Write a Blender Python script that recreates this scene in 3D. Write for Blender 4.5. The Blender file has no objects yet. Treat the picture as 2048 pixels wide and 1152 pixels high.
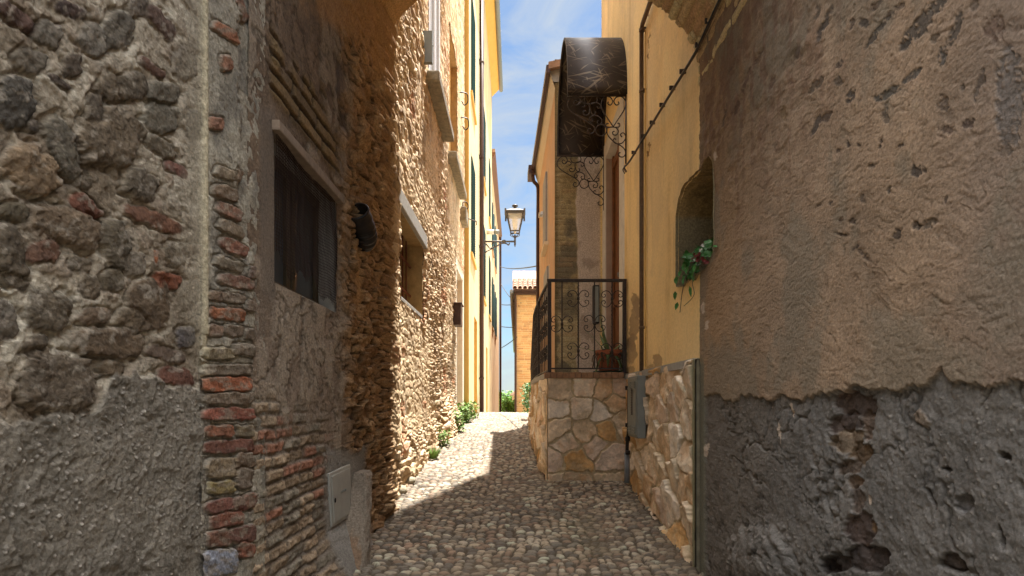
import bpy, math, random
import numpy as np
from mathutils import Vector
R = math.radians
rnd = random.Random(5)
F, VX, VY = 1100.0, 1030.0, 800.0      # focal length and principal point of the photograph (pixels of 2048x1152)
scene = bpy.context.scene
COL = scene.collection
QL = 1.0                                # grid refinement

# ------------------------------------------------------------------ numpy noise
_rg = np.random.RandomState(11)
LAT = _rg.rand(256, 256)
def _l(i, j, s=0): return LAT[(i + 37 * s) & 255, (j + 91 * s) & 255]
def vnoise(x, y, s=0):
    xi = np.floor(x).astype(int); yi = np.floor(y).astype(int)
    u = x - xi; v = y - yi
    u = u * u * (3 - 2 * u); v = v * v * (3 - 2 * v)
    return (_l(xi, yi, s) * (1 - u) + _l(xi + 1, yi, s) * u) * (1 - v) + (_l(xi, yi + 1, s) * (1 - u) + _l(xi + 1, yi + 1, s) * u) * v
def fbm(x, y, o=4, s=0, g=.5):
    a = 1.0; t = 0; n = 0
    for k in range(o):
        t = t + a * vnoise(x * 2 ** k + 13.7 * k, y * 2 ** k + 5.3 * k, s + k); n += a; a *= g
    return t / n
def ss(a, b, x):
    t = np.clip((x - a) / (b - a), 0, 1); return t * t * (3 - 2 * t)
def voro(x, y, s=0, jit=.9):
    """distance to the cell edge, to the cell centre, and three random numbers per cell"""
    xi = np.floor(x).astype(int); yi = np.floor(y).astype(int)
    d1 = np.full(x.shape, 9.); d2 = np.full(x.shape, 9.); r = [np.zeros(x.shape) for _ in range(3)]
    px = np.zeros(x.shape); py = np.zeros(x.shape)
    for i in (-1, 0, 1):
        for j in (-1, 0, 1):
            cx = xi + i; cy = yi + j
            sx = cx + .5 + jit * (_l(cx, cy, s) - .5); sy = cy + .5 + jit * (_l(cx, cy, s + 3) - .5)
            d = np.hypot(x - sx, y - sy)
            m = d < d1
            d2 = np.where(m, d1, np.minimum(d2, d))
            d1 = np.where(m, d, d1)
            for k in range(3): r[k] = np.where(m, _l(cx, cy, s + 7 + k), r[k])
            px = np.where(m, x - sx, px); py = np.where(m, y - sy, py)
    return d2 - d1, d1, r[0], r[1], r[2], px, py
def brick(x, z, h, L, s=0):
    """edge distance (metres) and random numbers for running bond"""
    row = np.floor(z / h).astype(int)
    off = _l(row, row * 0 + 5, s) * L
    xx = x + off; c = np.floor(xx / L).astype(int)
    fx = xx - c * L; fz = z - row * h
    e = np.minimum(np.minimum(fx, L - fx), np.minimum(fz, h - fz))
    return e, _l(row, c, s + 1), _l(row, c, s + 2), _l(row, c, s + 4)
def lin(c, k=1.0):
    o = []
    for v in c[:3]:
        v = v / 255.0
        o.append(k * (v / 12.92 if v <= .04045 else ((v + .055) / 1.055) ** 2.4))
    return np.array(o)
def mixc(a, b, t):
    t = np.asarray(t)[..., None]
    return a * (1 - t) + b * t
def full(c, shape): return np.ones(shape + (3,)) * c

# ------------------------------------------------------------------ scene helpers
ORG = {}
def put(o, parent=None):
    COL.objects.link(o)
    if parent is not None:
        o.parent = parent; ORG[o.name] = ORG[parent.name]
    else:
        ORG[o.name] = Vector((0, 0, 0))
    return o
def tag(o, label=None, cat=None, group=None, kind=None):
    if label: o['label'] = label
    if cat: o['category'] = cat
    if group: o['group'] = group
    if kind: o['kind'] = kind
    return o
def thing(name, loc, label, cat, group=None):
    o = bpy.data.objects.new(name, None); o.empty_display_size = .1
    COL.objects.link(o); o.location = loc; ORG[o.name] = Vector(loc)
    return tag(o, label, cat, group)
def np_mesh(name, V, Fq, mat, parent=None, colors=None, smooth=True):
    """V (n,3) world coordinates, Fq (m,4)"""
    me = bpy.data.meshes.new(name)
    off = np.array(ORG[parent.name]) if parent is not None else np.zeros(3)
    V = (V - off).astype(np.float32)
    me.vertices.add(len(V)); me.vertices.foreach_set('co', V.ravel())
    n = len(Fq)
    me.loops.add(n * 4); me.loops.foreach_set('vertex_index', Fq.astype(np.int32).ravel())
    me.polygons.add(n)
    me.polygons.foreach_set('loop_start', np.arange(0, n * 4, 4, dtype=np.int32))
    try: me.polygons.foreach_set('loop_total', np.full(n, 4, dtype=np.int32))
    except Exception: pass
    me.update(calc_edges=True)
    if smooth: me.polygons.foreach_set('use_smooth', np.ones(n, dtype=bool))
    if colors is not None:
        a = me.color_attributes.new('Col', 'FLOAT_COLOR', 'POINT')
        c = np.ones((len(V), 4), dtype=np.float32); c[:, :3] = colors
        a.data.foreach_set('color', c.ravel())
    me.materials.append(mat)
    return put(bpy.data.objects.new(name, me), parent)
def grid_faces(m, n, hole=None, flip=False):
    i = np.arange(m * n).reshape(m, n)
    q = np.stack([i[:-1, :-1], i[:-1, 1:], i[1:, 1:], i[1:, :-1]], -1)
    if flip: q = q[..., ::-1]
    q = q.reshape(-1, 4)
    if hole is not None:
        h = hole[:-1, :-1] | hole[:-1, 1:] | hole[1:, 1:] | hole[1:, :-1]
        q = q[~h.ravel()]
    return q
def sheet(name, P, mat, parent=None, C=None, hole=None, flip=False, smooth=True):
    """P (m,n,3)"""
    m, n = P.shape[:2]
    return np_mesh(name, P.reshape(-1, 3), grid_faces(m, n, hole, flip), mat, parent, None if C is None else np.clip(C, .004, .95).reshape(-1, 3), smooth)

class MB:
    def __init__(s): s.v = []; s.f = []
    def add(s, vs, fs):
        b = len(s.v); s.v += [tuple(v) for v in vs]; s.f += [tuple(b + i for i in f) for f in fs]; return s
    def box(s, x0, x1, y0, y1, z0, z1):
        return s.add([(x0, y0, z0), (x1, y0, z0), (x1, y1, z0), (x0, y1, z0), (x0, y0, z1), (x1, y0, z1), (x1, y1, z1), (x0, y1, z1)],
                     [(0, 3, 2, 1), (4, 5, 6, 7), (0, 1, 5, 4), (1, 2, 6, 5), (2, 3, 7, 6), (3, 0, 4, 7)])
    def bar(s, a, b, w, t, up=(0, 0, 1)):
        a = Vector(a); b = Vector(b); d = (b - a).normalized(); u = Vector(up)
        x = d.cross(u)
        if x.length < 1e-4: x = d.cross(Vector((1, 0, 0)))
        x.normalize(); y = x.cross(d)
        x = x * w / 2; y = y * t / 2
        vs = [a - x - y, a + x - y, a + x + y, a - x + y, b - x - y, b + x - y, b + x + y, b - x + y]
        return s.add(vs, [(0, 3, 2, 1), (4, 5, 6, 7), (0, 1, 5, 4), (1, 2, 6, 5), (2, 3, 7, 6), (3, 0, 4, 7)])
    def tube(s, pts, r, n=6, caps=True):
        pts = [Vector(p) for p in pts]; m = len(pts)
        rr = r if hasattr(r, '__len__') else [r] * m
        prev = None; rings = []
        for i in range(m):
            d = (pts[min(i + 1, m - 1)] - pts[max(i - 1, 0)])
            if d.length < 1e-9: d = Vector((0, 0, 1))
            d.normalize()
            if prev is None:
                u = d.cross(Vector((0, 0, 1)))
                if u.length < .05: u = d.cross(Vector((1, 0, 0)))
            else: u = prev - d * prev.dot(d)
            u.normalize(); prev = u; w = d.cross(u)
            rings.append([pts[i] + (u * math.cos(2 * math.pi * k / n) + w * math.sin(2 * math.pi * k / n)) * rr[i] for k in range(n)])
        fs = []
        for i in range(m - 1):
            for k in range(n):
                fs.append((i * n + k, i * n + (k + 1) % n, (i + 1) * n + (k + 1) % n, (i + 1) * n + k))
        if caps: fs += [tuple(range(n - 1, -1, -1)), tuple((m - 1) * n + k for k in range(n))]
        return s.add([v for r_ in rings for v in r_], fs)
    def lathe(s, c, prof, n=20, axis='z'):
        m = len(prof); vs = []
        for (r, z) in prof:
            for k in range(n):
                a = 2 * math.pi * k / n; vs.append((c[0] + r * math.cos(a), c[1] + r * math.sin(a), c[2] + z))
        fs = [(i * n + k, i * n + (k + 1) % n, (i + 1) * n + (k + 1) % n, (i + 1) * n + k) for i in range(m - 1) for k in range(n)]
        return s.add(vs, fs)
    def build(s, name, mat, parent=None, smooth=False, bevel=0):
        me = bpy.data.meshes.new(name)
        off = ORG[parent.name] if parent is not None else Vector((0, 0, 0))
        me.from_pydata([tuple(Vector(v) - off) for v in s.v], [], s.f); me.update()
        me.materials.append(mat)
        if smooth:
            for p in me.polygons: p.use_smooth = True
        o = put(bpy.data.objects.new(name, me), parent)
        if bevel:
            b = o.modifiers.new('bevel', 'BEVEL'); b.width = bevel; b.segments = 2; b.limit_method = 'ANGLE'
        return o
def smooth_path(pts, k=6):
    """Catmull-Rom through the points"""
    P = [pts[0]] + list(pts) + [pts[-1]]; out = []
    for i in range(1, len(P) - 2):
        p0, p1, p2, p3 = [Vector(P[i + j]) for j in (-1, 0, 1, 2)]
        for q in range(k):
            t = q / k
            out.append(.5 * ((2 * p1) + (p2 - p0) * t + (2 * p0 - 5 * p1 + 4 * p2 - p3) * t * t + (3 * p1 - p0 - 3 * p2 + p3) * t ** 3))
    out.append(Vector(P[-2])); return out

# ------------------------------------------------------------------ materials
def mat(name, col=None, rough=.9, metal=0, bump=0, bscale=60, var=.15, vscale=8, attr=False, spec=.3, bump2=None, tint2=None, t2scale=3):
    m = bpy.data.materials.new(name); m.use_nodes = True
    nt = m.node_tree; N = nt.nodes; L = nt.links
    b = N['Principled BSDF']; b.inputs['Roughness'].default_value = rough; b.inputs['Metallic'].default_value = metal
    b.inputs['Specular IOR Level'].default_value = spec
    tc = N.new('ShaderNodeTexCoord')
    geo = N.new('ShaderNodeNewGeometry')
    P = geo.outputs['Position']
    if attr:
        a = N.new('ShaderNodeAttribute'); a.attribute_name = 'Col'; base = a.outputs['Color']
    else:
        rgb = N.new('ShaderNodeRGB'); rgb.outputs[0].default_value = (*col, 1); base = rgb.outputs[0]
    if tint2 is not None:
        n2 = N.new('ShaderNodeTexNoise'); n2.inputs['Scale'].default_value = t2scale; n2.inputs['Detail'].default_value = 6
        L.new(P, n2.inputs['Vector'])
        rp = N.new('ShaderNodeMapRange'); rp.inputs[1].default_value = .45; rp.inputs[2].default_value = .65
        L.new(n2.outputs[0], rp.inputs[0])
        mx = N.new('ShaderNodeMix'); mx.data_type = 'RGBA'; L.new(rp.outputs[0], mx.inputs[0]); L.new(base, mx.inputs[6]); mx.inputs[7].default_value = (*tint2, 1)
        base = mx.outputs[2]
    n = N.new('ShaderNodeTexNoise'); n.inputs['Scale'].default_value = vscale; n.inputs['Detail'].default_value = 8; n.inputs['Roughness'].default_value = .65
    L.new(P, n.inputs['Vector'])
    mr = N.new('ShaderNodeMapRange'); mr.inputs[1].default_value = .3; mr.inputs[2].default_value = .7
    mr.inputs[3].default_value = 1 - var; mr.inputs[4].default_value = 1 + var; L.new(n.outputs[0], mr.inputs[0])
    mu = N.new('ShaderNodeVectorMath'); mu.operation = 'SCALE'; L.new(base, mu.inputs[0]); L.new(mr.outputs[0], mu.inputs['Scale'])
    L.new(mu.outputs[0], b.inputs['Base Color'])
    if bump:
        bn = N.new('ShaderNodeTexNoise'); bn.inputs['Scale'].default_value = bscale; bn.inputs['Detail'].default_value = 6; bn.inputs['Roughness'].default_value = .7
        L.new(P, bn.inputs['Vector'])
        bp = N.new('ShaderNodeBump'); bp.inputs['Strength'].default_value = 1; bp.inputs['Distance'].default_value = bump
        L.new(bn.outputs[0], bp.inputs['Height']); L.new(bp.outputs[0], b.inputs['Normal'])
    return m
M = {}
M['relief'] = mat('masonry', attr=True, bump=.010, bscale=85, var=.42, vscale=75)
M['trowelled'] = mat('trowelled_plaster', attr=True, bump=.0045, bscale=130, var=.30, vscale=95)
M['litrubble'] = mat('weathered_rubble', attr=True, bump=.005, bscale=60, var=.3, vscale=40)
M['cladstone'] = mat('clad_stone', attr=True, bump=.006, bscale=60, var=.16, vscale=35)
M['plaster'] = mat('plaster', attr=True, bump=.003, bscale=90, var=.12, vscale=40)
M['cobble'] = mat('cobble', attr=True, bump=.002, bscale=120, var=.15, vscale=60, rough=.7)
M['iron'] = mat('wrought_iron', (.045, .033, .027), rough=.5, metal=.4, var=.3, vscale=40, bump=.0006, bscale=300)
M['rust'] = mat('rusty_iron', (.16, .055, .03), rough=.85, var=.35, vscale=60)
M['wire'] = mat('rusty_wire', (.035, .02, .016), rough=.9)
M['dark'] = mat('dark_interior', (.012, .011, .01), rough=1)
M['blackplastic'] = mat('black_plastic', (.018, .015, .014), rough=.45)
M['wood'] = mat('brown_wood', (.19, .075, .025), rough=.5, var=.3, vscale=15, bump=.001, bscale=80)
M['palewood'] = mat('pale_wood', (.24, .18, .13), rough=.85, var=.25, vscale=25, bump=.002, bscale=60)
M['oldframe'] = mat('yellowed_frame', (.075, .055, .03), rough=.7, var=.2)
M['white'] = mat('white_paint', (.72, .72, .72), rough=.5, var=.05)
M['trim'] = mat('white_plaster_trim', (.66, .6, .5), rough=.9, var=.12, vscale=10, bump=.001)
M['greymetal'] = mat('grey_painted_metal', (.22, .23, .21), rough=.55, metal=.2, var=.12, vscale=12)
M['greenmetal'] = mat('cabinet_paint', (.34, .33, .29), rough=.5, var=.1, vscale=14)
M['greypipe'] = mat('grey_pvc', (.2, .21, .22), rough=.5, var=.1)
M['conduit'] = mat('brown_conduit', (.15, .1, .065), rough=.6, metal=.3, var=.25, vscale=30)
M['brownpipe'] = mat('brown_downpipe', (.075, .042, .032), rough=.45, metal=.3, var=.15)
M['shutter'] = mat('teal_shutter_paint', (.02, .075, .08), rough=.6, var=.15)
M['greyshutter'] = mat('pale_shutter_paint', (.3, .27, .24), rough=.6, var=.15)
M['glass'] = mat('window_glass', (.08, .09, .1), rough=.05, spec=.8, var=0)
M['stone'] = mat('sill_stone', (.27, .23, .16), rough=.95, var=.35, vscale=14, bump=.008, bscale=40)
M['concrete'] = mat('concrete', (.36, .34, .3), rough=.95, var=.15, vscale=20, bump=.004, bscale=60)
M['terracotta'] = mat('terracotta', (.33, .1, .045), rough=.8, var=.15, vscale=20)
M['tile'] = mat('roof_tile', (.36, .22, .14), rough=.9, var=.35, vscale=6, bump=.01, bscale=30)
M['darkgreen'] = mat('green_saucer', (.015, .045, .03), rough=.4)
M['leaf'] = mat('green_leaf', (.05, .16, .03), rough=.5, var=.4, vscale=25, spec=.4)
M['aloe'] = mat('agave_leaf', (.17, .24, .10), rough=.5, var=.25, vscale=30)
M['treeleaf'] = mat('tree_foliage', (.15, .27, .045), rough=.7, var=.5, vscale=1.2)
M['weed'] = mat('weed_leaf', (.14, .23, .045), rough=.6, var=.4, vscale=20)
M['soil'] = mat('soil', (.05, .035, .025), rough=1)
M['redflower'] = mat('red_petal', (.14, .018, .015), rough=.6)
M['whiteflower'] = mat('pale_petal', (.6, .55, .5), rough=.6)
M['bark'] = mat('bark', (.09, .065, .045), rough=.95)
M['cable'] = mat('cable_rubber', (.03, .03, .032), rough=.6)
M['ochreplaster'] = mat('ochre_plaster', tuple(lin((238, 214, 158), .8)), rough=.95, var=.14, vscale=3, bump=.002, bscale=50, tint2=tuple(lin((222, 200, 156), .74)), t2scale=.9)
M['yellowreturn'] = mat('shaded_yellow_plaster', tuple(lin((230, 188, 104), .8)), rough=.95, var=.08, vscale=5, bump=.002, bscale=50)  # end wall's shade put into a deeper copy of the ochre plaster
M['peachplaster'] = mat('peach_plaster', tuple(lin((236, 200, 150), .75)), rough=.95, var=.1, vscale=3, bump=.002, bscale=50)
M['orangeplaster'] = mat('orange_plaster', tuple(lin((228, 182, 136), .8)), rough=.95, var=.1, vscale=4, bump=.002, bscale=50, tint2=tuple(lin((224, 186, 146), .8)))
M['cream'] = mat('cream_plaster', tuple(lin((235, 215, 180), .8)), rough=.95, var=.06)
M['cementgreen'] = mat('greenish_cement', tuple(lin((124, 114, 92), .8)), rough=.95, var=.3, vscale=20, bump=.003)
M['grass'] = mat('far_meadow', (.07, .12, .03), rough=1, var=.4, vscale=.1)
M['earth'] = mat('pale_ground', (.3, .26, .2), rough=1, var=.2, vscale=1.5, bump=.01, bscale=20)

# ------------------------------------------------------------------ shared geometry
GY = [-60, -8, 0, 1.2, 3.37, 4.2, 5.2, 5.6, 6.9, 8.4, 10, 12.1, 14, 15.5, 17, 20, 25, 40, 80, 200, 420, 700, 2500]
GH = [5.0, 1.9, 1.36, 1.25, 1.055, .975, .865, .815, .715, .59, .48, .395, .345, .352, .40, .62, 1.3, 3.6, 5, 2.0, -6, 0, 40]
def gh(y): return -np.interp(y, GY, GH)
ghf = lambda y: float(gh(y))
XL, XR = -1.1, 1.15
def yend(X): return 3.4 + (1.15 - X) * .55     # skewed far end of the archway
def pixY(X, px0, px1, step):                    # wall depths evenly spaced in the view
    n = int(abs(px1 - px0) / step) + 2
    return np.sort(F * abs(X) / np.abs(np.linspace(px0, px1, n) - VX))

def blobs(px, py, L, warp=.16, s=0, p=2.6):
    """stones listed by centre, radii and tilt: yields (mask, dist, item)"""
    wx = (fbm(px / 16, py / 16, 3, s) - .5) * 2; wy = (fbm(px / 16 + 40, py / 16 + 9, 3, s + 1) - .5) * 2
    vx2 = fbm(px / 6, py / 6, 2, s + 2) - .5; vy2 = fbm(px / 6 + 9, py / 6 + 4, 2, s + 3) - .5
    for it in L:
        cx, cy, rx, ry, an = it[:5]
        a = math.radians(an); ca, sa = math.cos(a), math.sin(a)
        m0 = (np.abs(px - cx) < (rx + ry) * 1.6) & (np.abs(py - cy) < (rx + ry) * 1.6)
        if not m0.any(): continue
        w = warp * min(rx, ry) + 2.0
        dx = px - cx + wx * w + vx2 * 5; dy = py - cy + wy * w + vy2 * 5
        u = (dx * ca + dy * sa) / rx; v = (-dx * sa + dy * ca) / ry
        d = (np.abs(u) ** p + np.abs(v) ** p) ** (1 / p)
        yield ss(1.06, .9, d), d, u, v, it

# ================================================================== SKY, SUN, CAMERA
SUN_AZ, SUN_EL = 27, 73.5
SKY_TINT = (.215, .27, .31, 1); CLOUD_LOW = (1.25, 1.38, 1.5, 1); ZENITH_FILL = (15, 15, 15.3, 1)
w = bpy.data.worlds.new('World'); scene.world = w; w.use_nodes = True
nt = w.node_tree; N = nt.nodes; L = nt.links
bg = N['Background']; sky = N.new('ShaderNodeTexSky'); sky.sky_type = 'NISHITA'; sky.sun_disc = False
sky.sun_elevation = R(SUN_EL); sky.sun_rotation = R(SUN_AZ); sky.altitude = 200; sky.air_density = 1.3; sky.dust_density = .3; sky.ozone_density = 3
tc = N.new('ShaderNodeTexCoord'); mp = N.new('ShaderNodeMapping'); mp.inputs['Scale'].default_value = (1.6, 1.6, 4.5); mp.inputs['Rotation'].default_value = (0, .35, .4)
cn = N.new('ShaderNodeTexNoise'); cn.inputs['Scale'].default_value = 2.6; cn.inputs['Detail'].default_value = 9; cn.inputs['Roughness'].default_value = .62; cn.inputs['Distortion'].default_value = .6
L.new(tc.outputs['Generated'], mp.inputs[0]); L.new(mp.outputs[0], cn.inputs['Vector'])
cr = N.new('ShaderNodeMapRange'); cr.inputs[1].default_value = .36; cr.inputs[2].default_value = .68; cr.inputs[3].default_value = 0.12; cr.inputs[4].default_value = .9
L.new(cn.outputs[0], cr.inputs[0])
tint = N.new('ShaderNodeMix'); tint.data_type = 'RGBA'; tint.blend_type = 'MULTIPLY'; tint.inputs[0].default_value = 1; tint.inputs[7].default_value = SKY_TINT
L.new(sky.outputs[0], tint.inputs[6])
cm = N.new('ShaderNodeMix'); cm.data_type = 'RGBA'; cm.inputs[7].default_value = CLOUD_LOW
L.new(cr.outputs[0], cm.inputs[0]); L.new(tint.outputs[2], cm.inputs[6])
# unseen bright cloud added towards the zenith as fill light
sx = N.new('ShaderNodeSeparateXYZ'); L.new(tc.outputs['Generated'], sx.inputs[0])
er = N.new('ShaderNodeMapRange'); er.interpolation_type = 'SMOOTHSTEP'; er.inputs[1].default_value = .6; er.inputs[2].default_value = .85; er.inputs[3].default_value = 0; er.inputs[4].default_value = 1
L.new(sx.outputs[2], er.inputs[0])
hm = N.new('ShaderNodeMix'); hm.data_type = 'RGBA'; hm.inputs[7].default_value = ZENITH_FILL
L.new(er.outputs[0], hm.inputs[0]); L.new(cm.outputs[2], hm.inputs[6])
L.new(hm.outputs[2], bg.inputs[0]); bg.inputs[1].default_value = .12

sl = bpy.data.lights.new('sun', 'SUN'); sl.energy = 4.0; sl.angle = R(.5); sl.color = (1, .965, .91)
so = bpy.data.objects.new('sun', sl); COL.objects.link(so)
sd = Vector((math.sin(R(SUN_AZ)) * math.cos(R(SUN_EL)), math.cos(R(SUN_AZ)) * math.cos(R(SUN_EL)), math.sin(R(SUN_EL))))
so.rotation_euler = sd.to_track_quat('Z', 'Y').to_euler(); so.location = (3, 8, 25)
cam = bpy.data.cameras.new('camera'); co = bpy.data.objects.new('camera', cam); COL.objects.link(co); scene.camera = co
co.location = (0, 0, 0); co.rotation_euler = (R(90), 0, 0)
cam.sensor_width = 36; cam.lens = 36 * F / 2048; cam.shift_x = -(VX - 1024) / 2048; cam.shift_y = (VY - 576) / 2048
cam.clip_start = .05; cam.clip_end = 6000
vs = scene.view_settings; vs.view_transform = 'Standard'; vs.look = 'None'; vs.exposure = 2.15; vs.gamma = 1

# ================================================================== GROUND
ys = [-60, -30, -12, -5, -2, 0, 1, 2, 3, 4, 5, 6, 7, 8, 9, 10, 11, 12, 13, 14, 15, 16, 17, 18.5, 20, 22, 25, 30, 36, 44]
xs = [-60, -20, -6, -2, 0, 2, 6, 20, 60]
Pg = np.array([[(x, y, ghf(y) - .06) for x in xs] for y in ys])
tag(sheet('ground', Pg, M['earth'], None, flip=False), kind='structure')
ys = [43, 60, 80, 120, 200, 280, 350, 420, 520, 700, 1200, 2500]
xs = np.linspace(-1, 1, 40)
Ph = np.array([[(x * y * 1.6, y, ghf(y) + (0 if y < 100 else .012 * y * math.sin(x * 9 + y * .01)) - .1) for x in xs] for y in ys])
tag(sheet('hill', Ph, M['grass'], None), kind='structure')

def cobbles():
    Y = np.concatenate([np.arange(.6, 2.6, .02), np.arange(2.6, 6, .0085 / QL), np.arange(6, 9, .012 / QL), np.arange(9, 17.2, .022)])
    X = np.arange(-1.45, 1.45, .0075 / QL)
    YY, XX = np.meshgrid(Y, X, indexing='ij')
    sx, sy = .066, .044
    wx = (fbm(XX * 5, YY * 5, 2, 3) - .5) * .06; wy = (fbm(XX * 5 + 9, YY * 5, 2, 5) - .5) * .06
    e, d, r0, r1, r2, ax, ay = voro((XX + wx) / sx, (YY + wy) / sy, 2, .75)
    size = .30 + .12 * r1
    dome = np.clip(1 - (np.clip(d - .05, 0, 9) / (size + .25)) ** 2.2, 0, 1) * ss(.0, .22, e)
    h = .027 * np.sqrt(dome) * (.75 + .5 * r0) + .006 * (r0 - .5) * ax
    h += .012 * (fbm(XX * 1.5, YY * 1.5, 3, 9) - .5)
    tones = [lin(c, 1.0) for c in [(156, 136, 108), (174, 152, 120), (132, 120, 102), (150, 120, 92), (190, 172, 142), (112, 100, 84)]]
    C = full(tones[0], XX.shape)
    for k, c in enumerate(tones[1:]): C = mixc(C, full(c, XX.shape), ((r2 > (k + 1) / 6)) * 1.0)
    C = C * (.8 + .4 * r1)[..., None] * (.86 + .28 * fbm(XX * 30, YY * 30, 3, 4))[..., None]
    g_ = C.mean(-1, keepdims=True); C = np.clip((g_ + (C - g_) * .82) * .80, 0, .4)
    soil = lin((112, 96, 76), .5)
    C = mixc(full(soil, XX.shape), C, ss(.06, .30, e) * ss(.2, .6, dome))
    # damp moss by the right wall
    moss = ss(.52, .66, fbm(XX * 2.2 + 4, YY * 1.6, 4, 6)) * ss(.1, .7, XX) * ss(6.4, 5.3, YY)
    C = mixc(C, full(lin((74, 74, 46), .8), XX.shape), moss * .55 * (1 - .6 * dome))
    wear = fbm(XX * 1.3, YY * .8, 5, 17, .6); C = C * (.60 + .8 * wear)[..., None]
    dirt = ss(.5, .62, fbm(XX * 3.1 + 2, YY * 2.2, 5, 18, .6)); C = mixc(C, full(lin((124, 106, 84), .7), XX.shape), dirt * .45 * (1 - .5 * dome)); h = h * (1 - .35 * dirt)
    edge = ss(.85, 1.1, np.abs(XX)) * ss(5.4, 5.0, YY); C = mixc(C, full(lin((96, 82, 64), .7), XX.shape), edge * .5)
    # stone strip across the crest of the road
    st = ss(14.6, 14.65, YY) * ss(15.3, 15.25, YY)
    C = mixc(C, full(lin((150, 135, 120)), XX.shape), st); h = h * (1 - st) + .02 * st
    # settle along the walls
    P = np.stack([XX, YY, gh(YY) + h - .018], -1)
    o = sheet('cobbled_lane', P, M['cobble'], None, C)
    return tag(o, kind='structure')
cobbles()

# ================================================================== LEFT NEAR: RUBBLE WALL
def T(c, k=2.6):
    v = lin(c, k * .60); g = v.mean(); v = g + (v - g) * .86
    return np.clip(v * np.array([.98, 1.0, 1.0]), 0, .6)
ST = [ # cx, cy, rx, ry, tilt, colour, bulge
 (30, 35, 48, 17, 35, (72, 48, 38), 1), (146, 131, 20, 25, 0, (68, 55, 42), .8), (28, 205, 42, 55, 10, (62, 57, 50), 1.4), (70, 252, 16, 14, 0, (70, 60, 50), .8),
 (60, 340, 62, 44, 40, (116, 94, 68), 2.2), (128, 297, 30, 66, -22, (82, 74, 60), 1.2), (222, 275, 60, 62, 20, (92, 77, 58), 1.8), (228, 178, 34, 28, 0, (84, 70, 52), 1),
 (268, 172, 28, 30, 0, (78, 66, 50), .9), (325, 190, 32, 26, 10, (90, 82, 68), 1.3), (322, 45, 16, 46, -40, (74, 50, 38), .8), (118, 165, 28, 9, 35, (66, 50, 40), .7),
 (305, 135, 34, 10, 40, (88, 58, 44), .8), (322, 238, 36, 30, 20, (86, 78, 64), 1.2), (322, 295, 40, 15, 38, (96, 84, 66), 1), (352, 338, 26, 11, 35, (100, 62, 50), .8),
 (282, 372, 36, 30, 30, (76, 64, 48), 1.2), (171, 415, 40, 18, 38, (104, 60, 42), 1), (135, 455, 74, 36, 22, (98, 80, 60), 1.8), (30, 425, 30, 22, 0, (86, 76, 58), 1),
 (305, 438, 64, 16, 22, (102, 64, 42), .9), (232, 490, 26, 56, -12, (80, 70, 54), 1.3), (86, 503, 36, 22, -8, (96, 64, 46), 1), (14, 505, 36, 62, -20, (82, 70, 54), 1.6),
 (334, 561, 28, 17, 10, (116, 62, 36), .8), (312, 513, 5, 15, 0, (130, 70, 30), .5), (226, 560, 24, 22, 0, (84, 72, 54), .9), (347, 508, 21, 26, 0, (104, 90, 70), .9),
 (95, 622, 46, 42, 10, (84, 72, 56), 1.4), (190, 632, 38, 16, -2, (98, 78, 58), .9), (215, 684, 76, 32, 2, (82, 64, 44), 1.6), (298, 611, 40, 52, 0, (84, 66, 46), 1.2),
 (77, 704, 27, 36, 0, (78, 64, 48), 1), (115, 770, 78, 60, 8, (86, 72, 56), 2.0), (226, 737, 26, 17, 8, (90, 74, 54), .9), (370, 673, 20, 23, 0, (74, 68, 68), .9),
 (334, 709, 40, 14, 15, (88, 70, 56), .7), (352, 753, 38, 19, 12, (94, 54, 38), .9), (97, 862, 30, 16, 30, (96, 74, 50), .2), (262, 640, 30, 20, 30, (96, 80, 60), .8),
 (180, 575, 22, 24, 0, (88, 74, 56), .8), (8, 640, 28, 40, 0, (96, 86, 74), .9), (96, 70, 30, 26, 20, (92, 84, 72), .9), (190, 80, 36, 30, 30, (100, 92, 80), .9), (240, 60, 30, 40, 10, (84, 76, 64), .8),
 (60, 120, 34, 24, 20, (96, 86, 72), .8), (140, 20, 34, 16, 20, (66, 50, 44), .8), (260, 330, 0.1, .1, 0, (0, 0, 0), 0), (190, 215, 16, 30, 0, (84, 72, 58), .8), (370, 120, 22, 40, 0, (100, 88, 72), .7),
 (385, 250, 16, 30, 0, (104, 94, 80), .6), (280, 15, 20, 20, 0, (82, 70, 58), .7), (165, 365, 20, 14, 20, (92, 80, 64), .6), (300, 505, 0.1, .1, 0, (0, 0, 0), 0), (270, 530, 22, 24, 0, (110, 98, 82), .6), (160, 530, 24, 16, 10, (100, 88, 72), .6), (30, 565, 30, 14, 20, (88, 76, 60), .7)]
ST = [s_ for s_ in ST if s_[2] > 1]
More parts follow.
